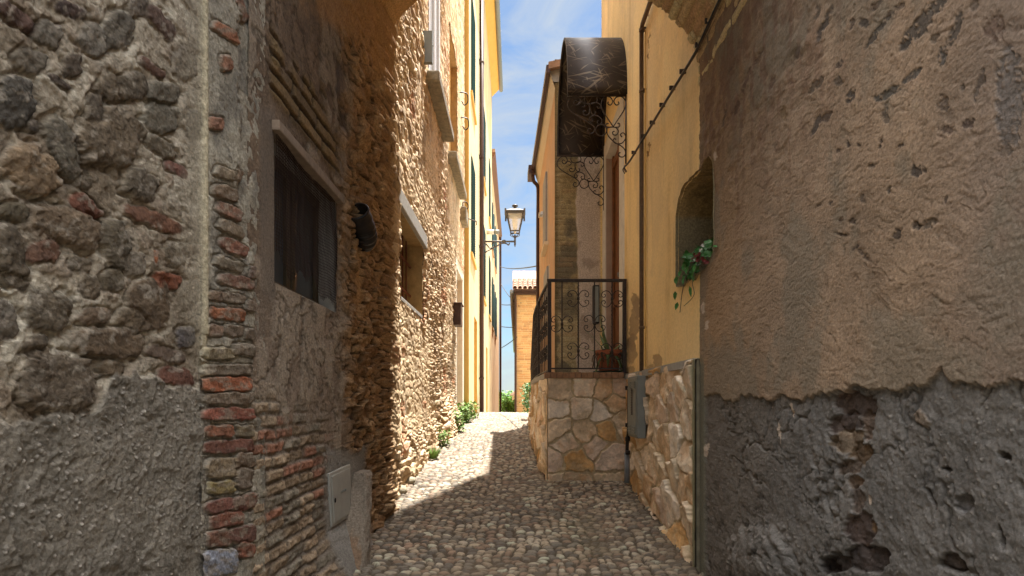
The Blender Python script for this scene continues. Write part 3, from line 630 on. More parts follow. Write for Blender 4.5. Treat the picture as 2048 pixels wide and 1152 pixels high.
def passage_right():
    Y = np.concatenate([np.arange(-2.0, 1.05, .05), pixY(XR, 1404, 2130, 1.7 / QL)]); Y = np.unique(np.round(Y, 5)); Y = Y[Y < 3.402]
    Z = np.concatenate([np.arange(-1.75, -1.2, .01), np.arange(-1.2, 1.4, .0036 / QL), np.arange(1.4, 2.35, .0055 / QL)])
    ZZ, YY = np.meshgrid(Z, Y, indexing='ij')
    px = VX + F * XR / np.maximum(YY, .9); py = VY - F * ZZ / np.maximum(YY, .9)
    n1 = fbm(YY * 5, ZZ * 5, 5, 72); n2 = fbm(YY * 26, ZZ * 26, 4, 73); n3 = fbm(YY * 90 + ZZ * 60, ZZ * 90 - YY * 30, 3, 74)
    swirl = fbm(YY * 18 + 6 * n1, ZZ * 70 + 16 * n1, 3, 75)
    h = .014 + .006 * (n1 - .5) + .0025 * (n2 - .5) + .002 * (n3 - .5) + .0025 * (swirl - .5)
    C = full(T((134, 110, 86), 2.2), YY.shape) * (.72 + .56 * n1)[..., None] * (.88 + .24 * n2)[..., None] * (.86 + .28 * swirl)[..., None]
    sc_ = ss(.63, .72, fbm(YY * 40 + 9 * n1, ZZ * 110 + 22 * n1, 3, 92)); h = h - .0015 * sc_; C = C * (1 - .2 * sc_)[..., None]
    C = mixc(C, full(T((112, 96, 84), 2.3), YY.shape), ss(1800, 2050, px) * .7)
    C = mixc(C, full(T((140, 106, 66), 2.3), YY.shape), ss(1560, 1420, px) * .55)
    C = mixc(C, full(T((108, 98, 82), 2.3), YY.shape), ss(.48, .62, fbm(YY * 3.2, ZZ * 2, 5, 76, .6)) * .6)
    # rougher and browner near the vault edge
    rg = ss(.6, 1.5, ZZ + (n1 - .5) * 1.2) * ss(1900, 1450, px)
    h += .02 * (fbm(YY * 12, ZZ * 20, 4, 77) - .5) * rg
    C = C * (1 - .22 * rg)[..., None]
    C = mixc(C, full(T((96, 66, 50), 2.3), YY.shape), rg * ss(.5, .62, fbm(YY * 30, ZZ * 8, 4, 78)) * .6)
    # shallow stone traces breaking through
    for m, d, u, v, it in blobs(px, py, DK, .3, 79, 2.2):
        m = m * ss(.34, .56, fbm(px / 7, py / 7, 4, 80, .6) + .22 * (1 - d))
        h = h - .0025 * m * (.2 + 1.6 * n2); C = mixc(C, full(T(it[5], 2.3), YY.shape) * (.6 + .8 * n2)[..., None], m * (.7 + .3 * ((it[0] * 7) % 10) / 10))
    # lower coat of grey render, thinner, with a torn upper edge
    zb = np.interp(px, [1400, 1500, 1680, 1720, 1800, 1880, 1892, 1905, 2048, 2300], [796, 795, 788, 776, 778, 762, 742, 768, 766, 760])
    bl = zb + (fbm(px / 16, px * 0 + 3, 4, 81) - .5) * 34 + (n2 - .5) * 10
    low = ss(-2.5, 2.5, py - bl)
    hl = .002 + .015 * (fbm(YY * 4.5 + 3, ZZ * 3.5 + YY, 6, 82, .62) - .5) + .012 * (fbm(YY * 30, ZZ * 24, 4, 83, .62) - .5) + .004 * (n3 - .5)
    rid = np.abs(fbm(YY * 7 + ZZ * 3, ZZ * 6 - YY * 2, 4, 84) - .5) * 2; hl -= .012 * ss(.10, .0, rid) * ss(.45, .6, fbm(YY * 3, ZZ * 3, 2, 85))
    cl = full(T((98, 93, 88), 2.2), YY.shape) * (.55 + .9 * fbm(YY * 9, ZZ * 9, 5, 86, .6))[..., None]
    cl = mixc(cl, full(T((88, 76, 62), 2.2), YY.shape), ss(1620, 1450, px) * .5)
    e, d, r0, r1, r2, ax, ay = voro(YY * 80, ZZ * 80, 87)
    pb = ((r0 > .88) & (d < .1 + .25 * r1)).astype(float); hl += .003 * pb; cl = mixc(cl, full(T((150, 140, 130), 2.0), YY.shape), pb * .5)
    ck = ss(.02, .0, np.abs(fbm(YY * 2.6 + 4, ZZ * 2.6, 6, 93, .6) - .5)); cl = cl * (1 - .4 * ck)[..., None]; hl = hl - .004 * ck
    for m, d, u, v, it in blobs(px, py, HL, .35, 88, 2.2):
        hl = hl - .011 * it[6] * m * (.3 + 1.4 * n2); cl = mixc(cl, full(T(it[5], 2.9), YY.shape) * (.4 + 1.2 * n2)[..., None], m * .9)
    h = h * (1 - low) + hl * low; C = mixc(C, cl, low)
    # knobbly lump at the foot
    lump = ss(70, 20, np.hypot((px - 1520) * .9, (py - 1120) * .8) + 30 * (n2 - .5)); h += .05 * lump
    # greenish cement strip on the corner
    cs = ss(1416, 1411, px + (n2 - .5) * 3) * ss(.3, .2, ZZ); C = mixc(C, full(T((100, 96, 78), 2.2), YY.shape), cs * .9); h = h * (1 - cs) + .012 * cs
    # few pale chips near the corner
    for m, d, u, v, it in blobs(px, py, [(1411, 616, 4, 12, 0), (1419, 650, 3, 10, 10), (1415, 900, 4, 14, 10), (1434, 312, 4, 10, 0), (1742, 1000, 3, 10, 0), (1560, 865, 2, 22, -5), (1586, 820, 2, 16, -8)], .2, 90):
        C = mixc(C, full(T((176, 156, 136), 2.3), YY.shape), m * .8)
    hole = niche_shape(YY, ZZ)
    P = np.stack([XR - h, YY, ZZ], -1)
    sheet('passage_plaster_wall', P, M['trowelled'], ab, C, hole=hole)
passage_right()
MB().box(XR + .06, XR + .35, -2.0, 2.05, -1.9, 2.34).build('passage_wall_core', M['concrete'], ab)

# ================================================================== RIGHT: YELLOW HOUSE
yh = thing('yellow_house', (XR, 5.3, -.9), 'tall yellow plastered house on the right with a wooden door under the metal canopy', 'house')
DOOR = (6.02, 6.95, .285, 3.05)
def yellow_wall():
    Y = pixY(XR, 1203, 1406, .9 / QL); Y = Y[Y > 3.398]; Y = np.append(Y, 7.26)
    Z = np.concatenate([np.arange(.2, 4.6, .008 / QL), np.arange(4.6, 5.6, .03)])
    ZZ, YY = np.meshgrid(Z, Y, indexing='ij')
    px = VX + F * XR / YY; py = VY - F * ZZ / YY
    n1 = fbm(YY * 1.6, ZZ * 1.3, 6, 101, .6); n2 = fbm(YY * 20, ZZ * 20, 4, 102); st = fbm(YY * 6, ZZ * .8, 4, 103)
    h = .006 * (n1 - .5) + .0022 * (n2 - .5)
    C = full(lin((246, 214, 152), 1.0), YY.shape) * (.86 + .28 * n1)[..., None]
    C = mixc(C, full(lin((236, 194, 120), 1.0), YY.shape), ss(.5, .8, st) * .3)
    C = mixc(C, full(lin((190, 150, 92), .8), YY.shape), ss(.62, .76, st) * .35 * ss(.55, .4, n1))
    C = mixc(C, full(lin((226, 196, 146), .95), YY.shape), ss(.52, .66, fbm(YY * 2.2 + 8, ZZ * 1.4, 5, 106, .6)) * .5)
    C = C * (1 - .12 * ss(.58, .75, fbm(YY * 8, ZZ * .9, 5, 107)))[..., None]
    # peeling paint
    pe = [(1267, 650, 9, 60, 6), (1270, 610, 6, 30, -10), (1262, 700, 10, 30, 0), (1316, 722, 9, 16, 0), (1304, 740, 8, 10, 20), (1297, 20, 3, 28, 20), (1298, 95, 2, 34, 0), (1297, 300, 3, 16, 10), (1262, 745, 10, 14, 0)]
    for m, d, u, v, it in blobs(px, py, pe, .5, 104, 2):
        c = full(lin((176, 148, 110), .8), YY.shape) if it[0] < 1290 or it[1] > 700 else full(lin((150, 110, 60), .8), YY.shape)
        m = m * (1 if it[1] > 600 else ss(.45, .6, fbm(px / 5, py / 5, 3, 105)))
        C = mixc(C, c, m * .85); h = h - .003 * m
    # rain-washed paler zone by the lower edge
    C = mixc(C, full(lin((226, 192, 140), .85), YY.shape), ss(.6, .25, ZZ + (n1 - .5) * .3) * .35)
    hole = niche_shape(YY, ZZ) | ((YY > DOOR[0]) & (YY < DOOR[1]) & (ZZ > DOOR[2] - .1) & (ZZ < DOOR[3]))
    sheet('wall', np.stack([XR - h, YY, ZZ], -1), M['plaster'], yh, C, hole=hole)
yellow_wall()
b = MB(); b.box(XR, 4.5, 3.41, 7.24, 5.55, 6.9); b.box(XR, 4.5, 3.41, 8.8, 6.9, 16); b.box(XR + .5, 4.5, 3.41, 7.24, -1.5, 5.55); b.build('upper_storeys_shade_block', M['yellowreturn'], yh)  # unseen upper block added, height and far end shaped to shade the lane
b = MB(); b.box(.8, 5, 3.3, 8.9, 16, 16.2); b.build('roof', M['tile'], yh)
b = MB(); y0, y1, z0, z1 = DOOR; xd = XR + .10
b.box(XR - .012, XR + .2, y0 - .24, y0 + .002, z0, z1 + .2); b.box(XR - .012, XR + .004, y1 - .002, y1 + .22, z0, z1 + .2); b.box(XR - .0115, XR + .2, y0, y1, z1 - .002, z1 + .2)
b.build('door_surround', M['trim'], yh, bevel=.004)
b = MB(); b.box(XR - .003, XR + .3, y1 - .001, y1 + .1, z0 - .05, z1 + .02); b.build('door_reveal', mat('pinkish_reveal', tuple(lin((178, 150, 128), .9)), var=.15), yh)
b = MB(); b.box(xd, xd + .05, y0 - .1, y1 - .001, z0 - .02, z1)
dr = b.build('door', M['wood'], yh)
b = MB()
for y in (y1 - .05, y1 - .42, y1 - .5, y0 + .05): b.box(xd - .03, xd - .001, y - .025, y + .025, z0, z1)
for z in (z0 + .1, 1.2, z1 - .1): b.box(xd - .025, xd - .002, y0, y1 - .004, z - .05, z + .05)
b.build('moulding', M['wood'], dr, bevel=.006)
b = MB(); b.lathe((xd - .06, y0 + .2, 1.42), [(0, -.03), (.03, -.02), (.035, 0), (.03, .02), (0, .03)], 12); b.build('knob', M['greypipe'], dr, smooth=True)
# niche lining
def niche():
    y0, y1, z0, z1 = NICHE; D = .34
    n = 72; k = 14
    ring = []
    for i in range(n):
        a = 2 * math.pi * i / n
        # boundary march
        cy, cz = 3.5, 1.09; dy, dz = math.cos(a), math.sin(a); t = 0
        while niche_shape(np.array([cy + dy * t]), np.array([cz + dz * t]))[0]: t += .004
        ring.append((cy + dy * (t + .012), cz + dz * (t + .012)))
    P = np.zeros((k, n + 1, 3)); C = np.zeros((k, n + 1, 3))
    for j in range(k):
        for i in range(n + 1):
            y, z = ring[i % n]; f = j / (k - 1)
            s_ = 1 - .06 * f
            jj = (rnd.random() - .5) * .012 * (0 < j) * (i % n != 0)
            P[j, i] = (XR - .02 + D * f, 3.5 + (y - 3.5) * s_ + jj, 1.09 + (z - 1.09) * s_ + jj)
            top = z > 1.3
            C[j, i] = T((132, 104, 58), 2.2) * (.7 + .6 * rnd.random()) if top else T((126, 110, 78), 2.2) * (.9 + .15 * rnd.random())
    sheet('niche_lining', P, M['relief'], yh, C, flip=False)
    MB().box(XR - .02 + D - .01, XR + D + .05, y0 - .1, y1 + .1, z0 - .2, z1 + .1).build('niche_back', M['soil'], yh)
niche()

# stone-clad plinth of the yellow house
def stone_face(px_or_s, t, seedno, size, tab, seeds=None):
    """irregular flat stones with recessed mortar in coordinates (s,t) metres"""
    s = px_or_s
    wx = (fbm(s * 9, t * 9, 4, seedno, .6) - .5) * .09; wy = (fbm(s * 9 + 7, t * 9, 4, seedno + 1, .6) - .5) * .09
    if seeds is None:
        e, d, r0, r1, r2, ax, ay = voro((s + wx) / size[0], (t + wy) / size[1], seedno, .8)
        e = e * min(size) * .9
        ci = (r2 * len(tab)).astype(int) % len(tab)
    else:
        d1 = np.full(s.shape, 9.); d2 = d1.copy(); ci = np.zeros(s.shape, int); ax = s * 0; ay = s * 0
        for k, (a, b_, c_) in enumerate(seeds):
            d = np.hypot(s + wx * .8 - a, t + wy * .8 - b_); m = d < d1
            d2 = np.where(m, d1, np.minimum(d2, d)); d1 = np.where(m, d, d1); ci = np.where(m, c_, ci)
            ax = np.where(m, s - a, ax); ay = np.where(m, t - b_, ay); 
            if k == 0: rr = s * 0
            rr = np.where(m, (k * .37) % 1, rr)
        e = (d2 - d1) * .8; r0 = rr; r1 = (rr * 7) % 1
    n1 = fbm(s * 9, t * 9, 5, seedno + 4); n2 = fbm(s * 40, t * 40, 4, seedno + 5)
    g = .002 + .034 * fbm(s * 5, t * 5, 3, seedno + 9)
    m = ss(g * .5, g * .5 + .012, e)
    h = m * (.016 + .024 * (r0 - .4) + .018 * (n1 - .5) * 2 + .12 * ax * (r1 - .5) + .12 * ay * (r0 - .5)) + .006 * (n2 - .5)
    C = np.zeros(s.shape + (3,))
    for k, c in enumerate(tab): C = mixc(C, full(lin(c, 1.0), s.shape), (ci == k) * 1.0)
    C = C * (.74 + .52 * n1)[..., None]
    C = mixc(C, full(lin((196, 138, 70), .95), s.shape), ss(.54, .68, fbm(s * 6 + 4, t * 6, 4, seedno + 6)) * .35)
    C = mixc(C, full(lin((214, 196, 168), 1), s.shape), ss(.6, .75, n2) * .15)
    C = C * (.78 + .44 * fbm(s * 22, t * 22, 4, seedno + 11, .6))[..., None] * (.8 + .4 * fbm(s * 3, t * 3, 4, seedno + 13))[..., None]
    m = m * (1 - .5 * ss(.62, .7, fbm(s * 7, t * 7, 5, seedno + 15, .6)))
    C = mixc(full(lin((200, 178, 142), .9), s.shape) * (.7 + .6 * n2)[..., None], C, m)
    return h, C
SC = [(228, 206, 176), (236, 218, 194), (218, 188, 152), (222, 196, 162), (236, 222, 202), (208, 166, 112), (222, 198, 174)]
def plinth():
    X0 = XR - .010
    Y = pixY(XR, 1240, 1407, .8 / QL); Y = Y[Y > 3.395]
    Z = np.arange(-1.15, .27, .0055 / QL)
    ZZ, YY = np.meshgrid(Z, Y, indexing='ij')
    h, C = stone_face(YY, ZZ, 120, (.27, .23), SC)
    # cement edge at the near corner and along the top
    e = ss(3.46, 3.44, YY); C = mixc(C, full(lin((140, 134, 104), .9), YY.shape), e); h = h * (1 - e) + .03 * e
    topw = .27 - .02 * fbm(YY * 6, YY * 0, 3, 131)
    h = h * ss(0, .015, topw - ZZ) - .04 * ss(.004, -.004, topw - ZZ)
    o = sheet('stone_cladding', np.stack([X0 - h, YY, ZZ], -1), M['cladstone'], yh, C)
    b = MB(); b.box(X0 - .02, XR + .1, 3.445, 5.7, .21, .262); b.build('plinth_top', M['concrete'], yh)
    b = MB(); b.box(X0 - .016, X0 + .1, 3.404, 3.43, -1.2, .255); b.build('plinth_end', M['cementgreen'], yh)
plinth()

# ================================================================== ENTRANCE LANDING
el = thing('entrance_landing', (.7, 6.4, -.75), 'raised doorstep landing clad in irregular flat stones behind the wrought iron railing', 'landing')
SIDE = [(.34, 5.6), (.305, 6.2), (.276, 6.9), (.262, 7.7), (.268, 8.4), (.30, 10.8)]
def px2(px, py, Y): return ((px - VX) * Y / F, (VY - py) * Y / F)
def landing():
    YF = 5.6
    sd_ = [(1120, 779, 0), (1172, 772, 1), (1212, 778, 2), (1242, 776, 6), (1114, 819, 4), (1163, 818, 1), (1202, 828, 4), (1231, 806, 3), (1118, 856, 0), (1170, 866, 3), (1213, 857, 5), (1134, 886, 1), (1152, 924, 5), (1219, 918, 6), (1102, 922, 6), (1242, 845, 0), (1104, 965, 0), (1150, 965, 2), (1220, 968, 3), (1190, 893, 6)]
    seeds = [px2(a, b_, YF) + (c,) for a, b_, c in sd_]
    X = np.arange(.335, 1.16, .0052 / QL); Z = np.arange(-.95, .225, .0052 / QL)
    ZZ, XX = np.meshgrid(Z, X, indexing='ij')
    h, C = stone_face(XX, ZZ, 140, None, SC, seeds)
    e = ss(.02, .0, XX - .335); h = h * (1 - e) + .012 * e
    sheet('front_cladding', np.stack([XX, YF - h, ZZ], -1), M['cladstone'], el, C)
    # lane side
    p = smooth_path([(a, b_, 0) for a, b_ in SIDE[:-1]] + [(.30, 10.8, 0)], 24); p = np.array([(v.x, v.y) for v in p])
    S = np.arange(5.6 - .012, 10.8, .012 / QL)
    xx = np.interp(S, p[:, 1], p[:, 0]); Z = np.arange(-.95, .226, .008)
    ZZ, YY = np.meshgrid(Z, S, indexing='ij'); X0 = np.interp(YY, p[:, 1], p[:, 0])
    h, C = stone_face(YY, ZZ, 150, (.3, .24), SC)
    top = np.interp(YY, [5, 8.2, 8.5, 10.8], [.226, .226, .1, -.46])
    hole = ZZ > top + .004
    h = h * ss(5.6, 5.64, YY) + .012 * ss(5.62, 5.6, YY)
    sheet('side_cladding', np.stack([X0 - h, YY, ZZ], -1), M['cladstone'], el, C, hole=hole, flip=False)
    # coping (brick edge) and slab
    b = MB(); 
    for i in range(14):
        x0 = .30 + i * .062
        if x0 > 1.1: break
        b.box(x0, x0 + .058, YF - .045, YF + .08, .222, .278 + .002 * (i % 3))
    c = b.build('coping', M['coping'], el, bevel=.003)
    Q = [(x, y) for x, y in SIDE if y <= 8.3] + [(.266, 8.3)]
    b = MB(); n = len(Q)
    vs_ = [(x - .03, y + (.07 if i == 0 else 0), .222) for i, (x, y) in enumerate(Q)] + [(1.16, 8.3, .222), (1.16, 5.67, .222)]
    vt = [(x, y, .274) for x, y, z in vs_]; m = len(vs_)
    b.add(vs_ + vt, [tuple(range(m)), tuple(m + i for i in range(m - 1, -1, -1))] + [(i, m + i, m + (i + 1) % m, (i + 1) % m) for i in range(m)])
    b.build('floor_slab', M['concrete'], el)
    b = MB()
    for i in range(5): b.box(.30, .6, 8.3 + i * .4, 10.9, -.9, .12 - i * .13 - .13 + .1)
    b.build('steps', M['concrete'], el)
M['coping'] = mat('brick_coping', tuple(lin((150, 116, 88), 1)), var=.35, vscale=18, bump=.003)
landing()

# ---- railing
def vlerp(a, b_, t): return a + (b_ - a) * t
SCR = [(0, 0), (2.2, 9), (7, 15), (13, 16.5), (19, 13.5), (21.5, 8.5), (20, 4.5), (16, 3.6), (13.6, 6), (14.4, 9), (16.6, 9.4)]
def scroll(b, c, ax, k, r=.0045):
    """four curls round a bar, drawn in the plane of ax (horizontal unit) and z; k = metres per unit"""
    for sx in (-1, 1):
        for sz in (-1, 1):
            pts = [Vector(c) + Vector(ax) * (sx * u * k) + Vector((0, 0, sz * v * k)) for u, v in SCR]
            b.tube(smooth_path(pts, 4), r, 5)
    b.tube([Vector(c) + Vector((0, 0, -.016)), Vector(c) + Vector((0, 0, .016))], .014, 8)
rl = thing('balcony_railing', (.4, 5.65, .28), 'dark wrought iron railing with scroll ornaments round the stone landing', 'railing')
def railing():
    Y = 5.63; k = Y / F
    X = lambda p: (p - VX) * k
    Zz = lambda p: (VY - p) * k
    b = MB(); b.bar((X(1094), Y, Zz(561)), (X(1253), Y, Zz(561)), .04, .028)
    p = [Vector((x + .015, y + .02, Zz(561) - .0 - (0 if y < 8.2 else (y - 8.2) * .24))) for x, y in SIDE]
    p = [q for q in smooth_path(p, 4)]
    for a, c in zip(p[:-1], p[1:]): b.bar(a, c, .03, .02)
    b.build('handrail', M['iron'], rl, bevel=.003)
    b = MB(); b.bar((X(1100), Y, Zz(737)), (X(1250), Y, Zz(737)), .025, .014)
    q = [Vector((v.x, v.y, Zz(740) - (0 if v.y < 8.1 else (v.y - 8.1) * .28))) for v in p]
    for a, c in zip(q[:-1], q[1:]): b.bar(a, c, .022, .012)
    b.build('bottom_rail', M['iron'], rl)
    for x in (1099, 1249):
        b = MB(); b.bar((X(x), Y, .275), (X(x), Y, Zz(562)), .038, .038, (0, 1, 0)); b.bar((X(x) - .0, Y, .278), (X(x), Y, .286), .08, .08, (0, 1, 0)); b.build('post', M['iron'], rl, bevel=.003)
    for x, tw in ((1124, 0), (1156.5, 1), (1189, 0), (1224, 1)):
        b = MB(); b.bar((X(x), Y, Zz(737)), (X(x), Y, Zz(562)), .012, .012, (0, 1, 0))
        if tw:
            pts = [(X(x) + .004 * math.cos(i * 1.4), Y + .004 * math.sin(i * 1.4), Zz(728) + (Zz(570) - Zz(728)) * i / 90) for i in range(91)]
            b.tube(pts, .006, 5)
        b.build('baluster', M['iron'], rl)
    for x, y in ((1124, 648), (1156.5, 597), (1156.5, 702), (1189, 647), (1224, 598), (1224, 703)):
        b = MB(); scroll(b, (X(x), Y - .006, Zz(y)), (1, 0, 0), k * .98); b.build('scroll', M['iron'], rl, smooth=True)
    # side run along the lane
    L_ = p; s_ = [0]
    for a, c in zip(L_[:-1], L_[1:]): s_.append(s_[-1] + (c - a).length)
    tot = s_[-1]; d = .165; i = 0
    while d < tot:
        j = max(t for t in range(len(s_)) if s_[t] <= d); j = min(j, len(L_) - 2)
        t = (d - s_[j]) / (s_[j + 1] - s_[j]); a = vlerp(L_[j], L_[j + 1], t); c = vlerp(q[j], q[j + 1], t); ax = (L_[j + 1] - L_[j]).normalized(); ax.z = 0; ax.normalize()
        b = MB(); b.bar(a, c, .012, .012, (0, 1, 0))
        mid = (a.z + c.z) / 2
        for dz in ((0,) if i % 2 else (-.26, .26)): q_ = MB(); scroll(q_, (a.x, a.y, mid + dz), ax, .0046, .0045); q_.build('scroll', M['iron'], rl, smooth=True)
        if i % 7 == 6: b.bar(a, c - Vector((0, 0, .1)), .03, .03, (0, 1, 0))
        b.build('baluster', M['iron'], rl); d += .165; i += 1
railing()

# ---- canopy
cn_ = thing('door_canopy', (1.15, 6.35, 3.13), 'curved dark sheet metal canopy on scrolled iron brackets above the door', 'canopy')
def canopy():
    YA, YB, ZS, X0, X1 = 5.62, 7.08, 3.13, .54, 1.148
    a = (YB - YA) / 2; yc = (YA + YB) / 2; n = 48; t = .012
    P = []
    for i in range(n + 1):
        th = math.pi * i / n
        P.append((yc - a * math.cos(th), ZS + .93 * math.sin(th) ** .92 if 0 < i < n else ZS, math.cos(th), math.sin(th)))
    b = MB(); vs_ = []
    for (y, z, c, s_) in P:
        for x in (X0, X1):
            vs_.append((x, y, z)); vs_.append((x, y + t * c, z - t * s_))
    fs = []
    for i in range(n):
        k = i * 4; m = k + 4
        fs += [(k, k + 2, m + 2, m), (k + 1, m + 1, m + 3, k + 3), (k, m, m + 1, k + 1), (k + 2, k + 3, m + 3, m + 2)]
    fs += [(0, 1, 3, 2), (n * 4, n * 4 + 2, n * 4 + 3, n * 4 + 1)]
    b.add(vs_, fs); sh = b.build('metal_sheet', M['sheetmetal'], cn_)
    for p_ in sh.data.polygons: p_.use_smooth = abs(p_.normal.x) < .5
    for x in (X0 - .002, X1 - .03):
        b = MB()
        for i in range(n): b.bar((x + .01, P[i][0] + .018 * P[i][2], P[i][1] - .018 * P[i][3]), (x + .01, P[i + 1][0] + .018 * P[i + 1][2], P[i + 1][1] - .018 * P[i + 1][3]), .02, .02, (1, 0, 0))
        b.build('rim', M['iron'], cn_)
    for x, y in ((.9, yc - .1), (.75, yc + .1), (.82, yc)): MB().tube([(x, y, ZS + .92), (x, y, ZS + .955)], .008, 6).build('rivet', M['iron'], cn_)
    ST_ = [[(125, 692), (108, 690), (103, 706), (118, 722), (140, 712), (147, 688), (130, 662), (95, 664), (65, 695), (62, 735), (100, 775), (160, 812), (210, 840), (243, 868), (238, 902), (210, 912), (197, 893), (210, 876), (222, 884)],
        [(370, 865), (330, 805), (296, 750), (290, 700), (315, 664), (350, 668), (366, 696), (352, 720), (334, 712), (336, 698)], [(370, 865), (410, 805), (444, 750), (455, 700), (428, 664), (392, 668), (374, 696), (390, 720), (408, 712), (404, 698)],
        [(180, 662), (176, 690), (196, 712), (240, 710), (262, 690), (258, 664)], [(212, 745), (214, 716), (250, 704), (282, 716), (286, 736), (268, 742), (262, 728)], [(212, 745), (206, 778), (182, 788), (165, 772), (176, 758), (188, 764)], [(212, 745), (222, 776), (240, 786), (252, 770), (242, 760)],
        [(205, 832), (214, 802), (250, 790), (286, 808), (292, 840), (274, 850), (262, 834), (272, 824)], [(205, 832), (222, 838), (232, 822), (220, 812)],
        [(325, 870), (330, 915), (370, 962), (430, 998), (452, 1030), (445, 1062), (418, 1066), (405, 1048), (418, 1036)], [(325, 875), (350, 868), (385, 870), (404, 892), (394, 918), (370, 918), (366, 900), (380, 896)],
        [(345, 868), (322, 862), (322, 846), (338, 844)], [(385, 868), (412, 864), (412, 844), (398, 842)], [(385, 976), (425, 976), (450, 950), (452, 922), (436, 905), (418, 918), (430, 934)], [(390, 978), (370, 962), (376, 944), (390, 950)],
        [(250, 888), (261, 861), (288, 850), (315, 861), (326, 888), (315, 915), (288, 926), (261, 915), (250, 888)], [(130, 715), (150, 700), (178, 712), (172, 732), (156, 730)]]
    for Y, z0 in ((YA + .03, ZS), (YB - .03, ZS)):
        def cv(p): return Vector((X0 + (p[0] - 60) / 395 * (X1 - X0 - .01), Y, z0 - (p[1] - 655) / 395 * (X1 - X0)))
        b = MB()
        for s_ in ST_: b.tube(smooth_path([cv(p) for p in s_], 4), .0062, 5)
        b.bar(cv((58, 655)), cv((458, 655)), .02, .016); b.bar(cv((455, 655)), cv((455, 1110)), .012, .02, (0, 1, 0))
        b.build('scroll_bracket', M['iron'], cn_, smooth=True)
def sheet_metal():
    m = mat('brushed_dark_metal', (.042, .034, .03), rough=.55, metal=.45, var=.35, vscale=3)
    nt = m.node_tree; N = nt.nodes; L = nt.links; b = N['Principled BSDF']
    geo = [n for n in N if n.type == 'NEW_GEOMETRY'][0]
    last = b.inputs['Base Color'].links[0].from_socket
    acc = last
    for k, (rot, sc) in enumerate((((0, .35, .1), (5, 5, 42)), ((.1, 1.15, 0), (6, 5, 46)), ((0, -.75, .1), (5, 6, 40)), ((.1, -.2, 0), (3, 5, 34)))):
        mp = N.new('ShaderNodeMapping'); mp.vector_type = 'TEXTURE'; mp.inputs['Location'].default_value = (k * 3.1, k * 1.7, k); mp.inputs['Rotation'].default_value = rot; mp.inputs['Scale'].default_value = tuple(1 / q for q in sc); L.new(geo.outputs['Position'], mp.inputs[0])
        n = N.new('ShaderNodeTexNoise'); n.inputs['Scale'].default_value = 1.0; n.inputs['Detail'].default_value = 0; n.inputs['Distortion'].default_value = .5; L.new(mp.outputs[0], n.inputs['Vector'])
        r = N.new('ShaderNodeMapRange'); r.inputs[1].default_value = .70; r.inputs[2].default_value = .78; r.inputs[4].default_value = .4; L.new(n.outputs[0], r.inputs[0])
        mx = N.new('ShaderNodeMix'); mx.data_type = 'RGBA'; mx.inputs[7].default_value = (.3, .24, .17, 1); L.new(r.outputs[0], mx.inputs[0]); L.new(acc, mx.inputs[6]); acc = mx.outputs[2]
    L.new(acc, b.inputs['Base Color'])
    return m
M['sheetmetal'] = sheet_metal()
canopy()

o = thing('meter_box', (1.06, 7.2, 1.05), 'narrow dark box on the pale end wall behind the railing', 'box')
MB().box(1.02, 1.10, 7.17, 7.265, 1.0, 1.5).build('housing', M['blackplastic'], o, bevel=.006)
MB().box(1.03, 1.09, 7.160, 7.1695, 1.02, 1.48).build('cover', M['greymetal'], o, bevel=.003)
# ---- potted agave on the landing
pp = thing('potted_agave', (1.0, 5.86, .276), 'terracotta pot with a drooping agave on a green saucer behind the railing', 'potted plant')
def pot_plant():
    c = (1.0, 5.86, .276)
    b = MB(); b.lathe(c, [(0, .002), (.12, .002), (.165, .022), (.17, .03), (.155, .03), (.11, .012), (0, .012)], 28); b.build('saucer', M['darkgreen'], pp, smooth=True)
    b = MB(); b.lathe(c, [(0, .014), (.098, .014), (.13, .20), (.145, .205), (.147, .25), (.132, .25), (.128, .21), (0, .21)], 28); b.build('pot', M['terracotta'], pp)
    b = MB(); b.lathe(c, [(0, .215), (.128, .214)], 20); b.build('earth_fill', M['soil'], pp)
    b = MB(); r2 = random.Random(3)
    def blade(az, ln, up, droop, w, base=.2):
        d = Vector((math.cos(az), math.sin(az), 0)); sd2 = Vector((-d.y, d.x, 0)); n = 9; L_ = []; 
        for i in range(n + 1):
            t = i / n; ctr = Vector(c) + Vector((0, 0, base)) + d * (ln * t * (1 - .25 * t * droop)) + Vector((0, 0, up * t - droop * t * t * ln * 1.1))
            ww = w * (1 - t) ** .55 * (.75 + .5 * min(1, t * 4))
            L_.append((ctr - sd2 * ww, ctr + sd2 * ww, ctr - Vector((0, 0, w * .35 * (1 - t)))))
        vs_ = [v for tr in L_ for v in tr]; fs = []
        for i in range(n):
            k = i * 3; m = k + 3
            fs += [(k, k + 2, m + 2, m), (k + 2, k + 1, m + 1, m + 2), (k, m, m + 1, k + 1)]
        b.add(vs_, fs)
    for az, ln, up, dr_, w in ((3.25, .5, .16, .1, .018), (1.9, .22, .28, .1, .022), (4.5, .3, .12, .8, .03), (.5, .35, .34, .5, .022), (5.2, .34, .14, 1.1, .028), (3.8, .34, .1, 1.2, .02), (2.6, .3, .36, .2, .02), (5.9, .3, .1, 1.2, .022), (2.3, .12, .42, .05, .02), (4.2, .22, .3, .3, .024), (3.4, .24, .05, 1.3, .018)):
        blade(az, ln, up, dr_, w)
    b.build('agave_leaves', M['aloe'], pp, smooth=True)
    b = MB()
    for k in range(26):
        az = r2.uniform(0, 6.28); pts = []
        for i in range(6):
            t = i / 5; rr = .12 + .07 * t * r2.uniform(.8, 1.2)
            pts.append((c[0] + rr * math.cos(az + .3 * t), c[1] + rr * math.sin(az + .3 * t), c[2] + .24 - .16 * t * t * r2.uniform(.7, 1.2)))
        b.tube(pts, .006, 4)
    b.build('dry_leaves', M['deadleaf'], pp, smooth=True)
M['deadleaf'] = mat('dry_leaf', (.1, .06, .03), rough=.9, var=.4, vscale=40)
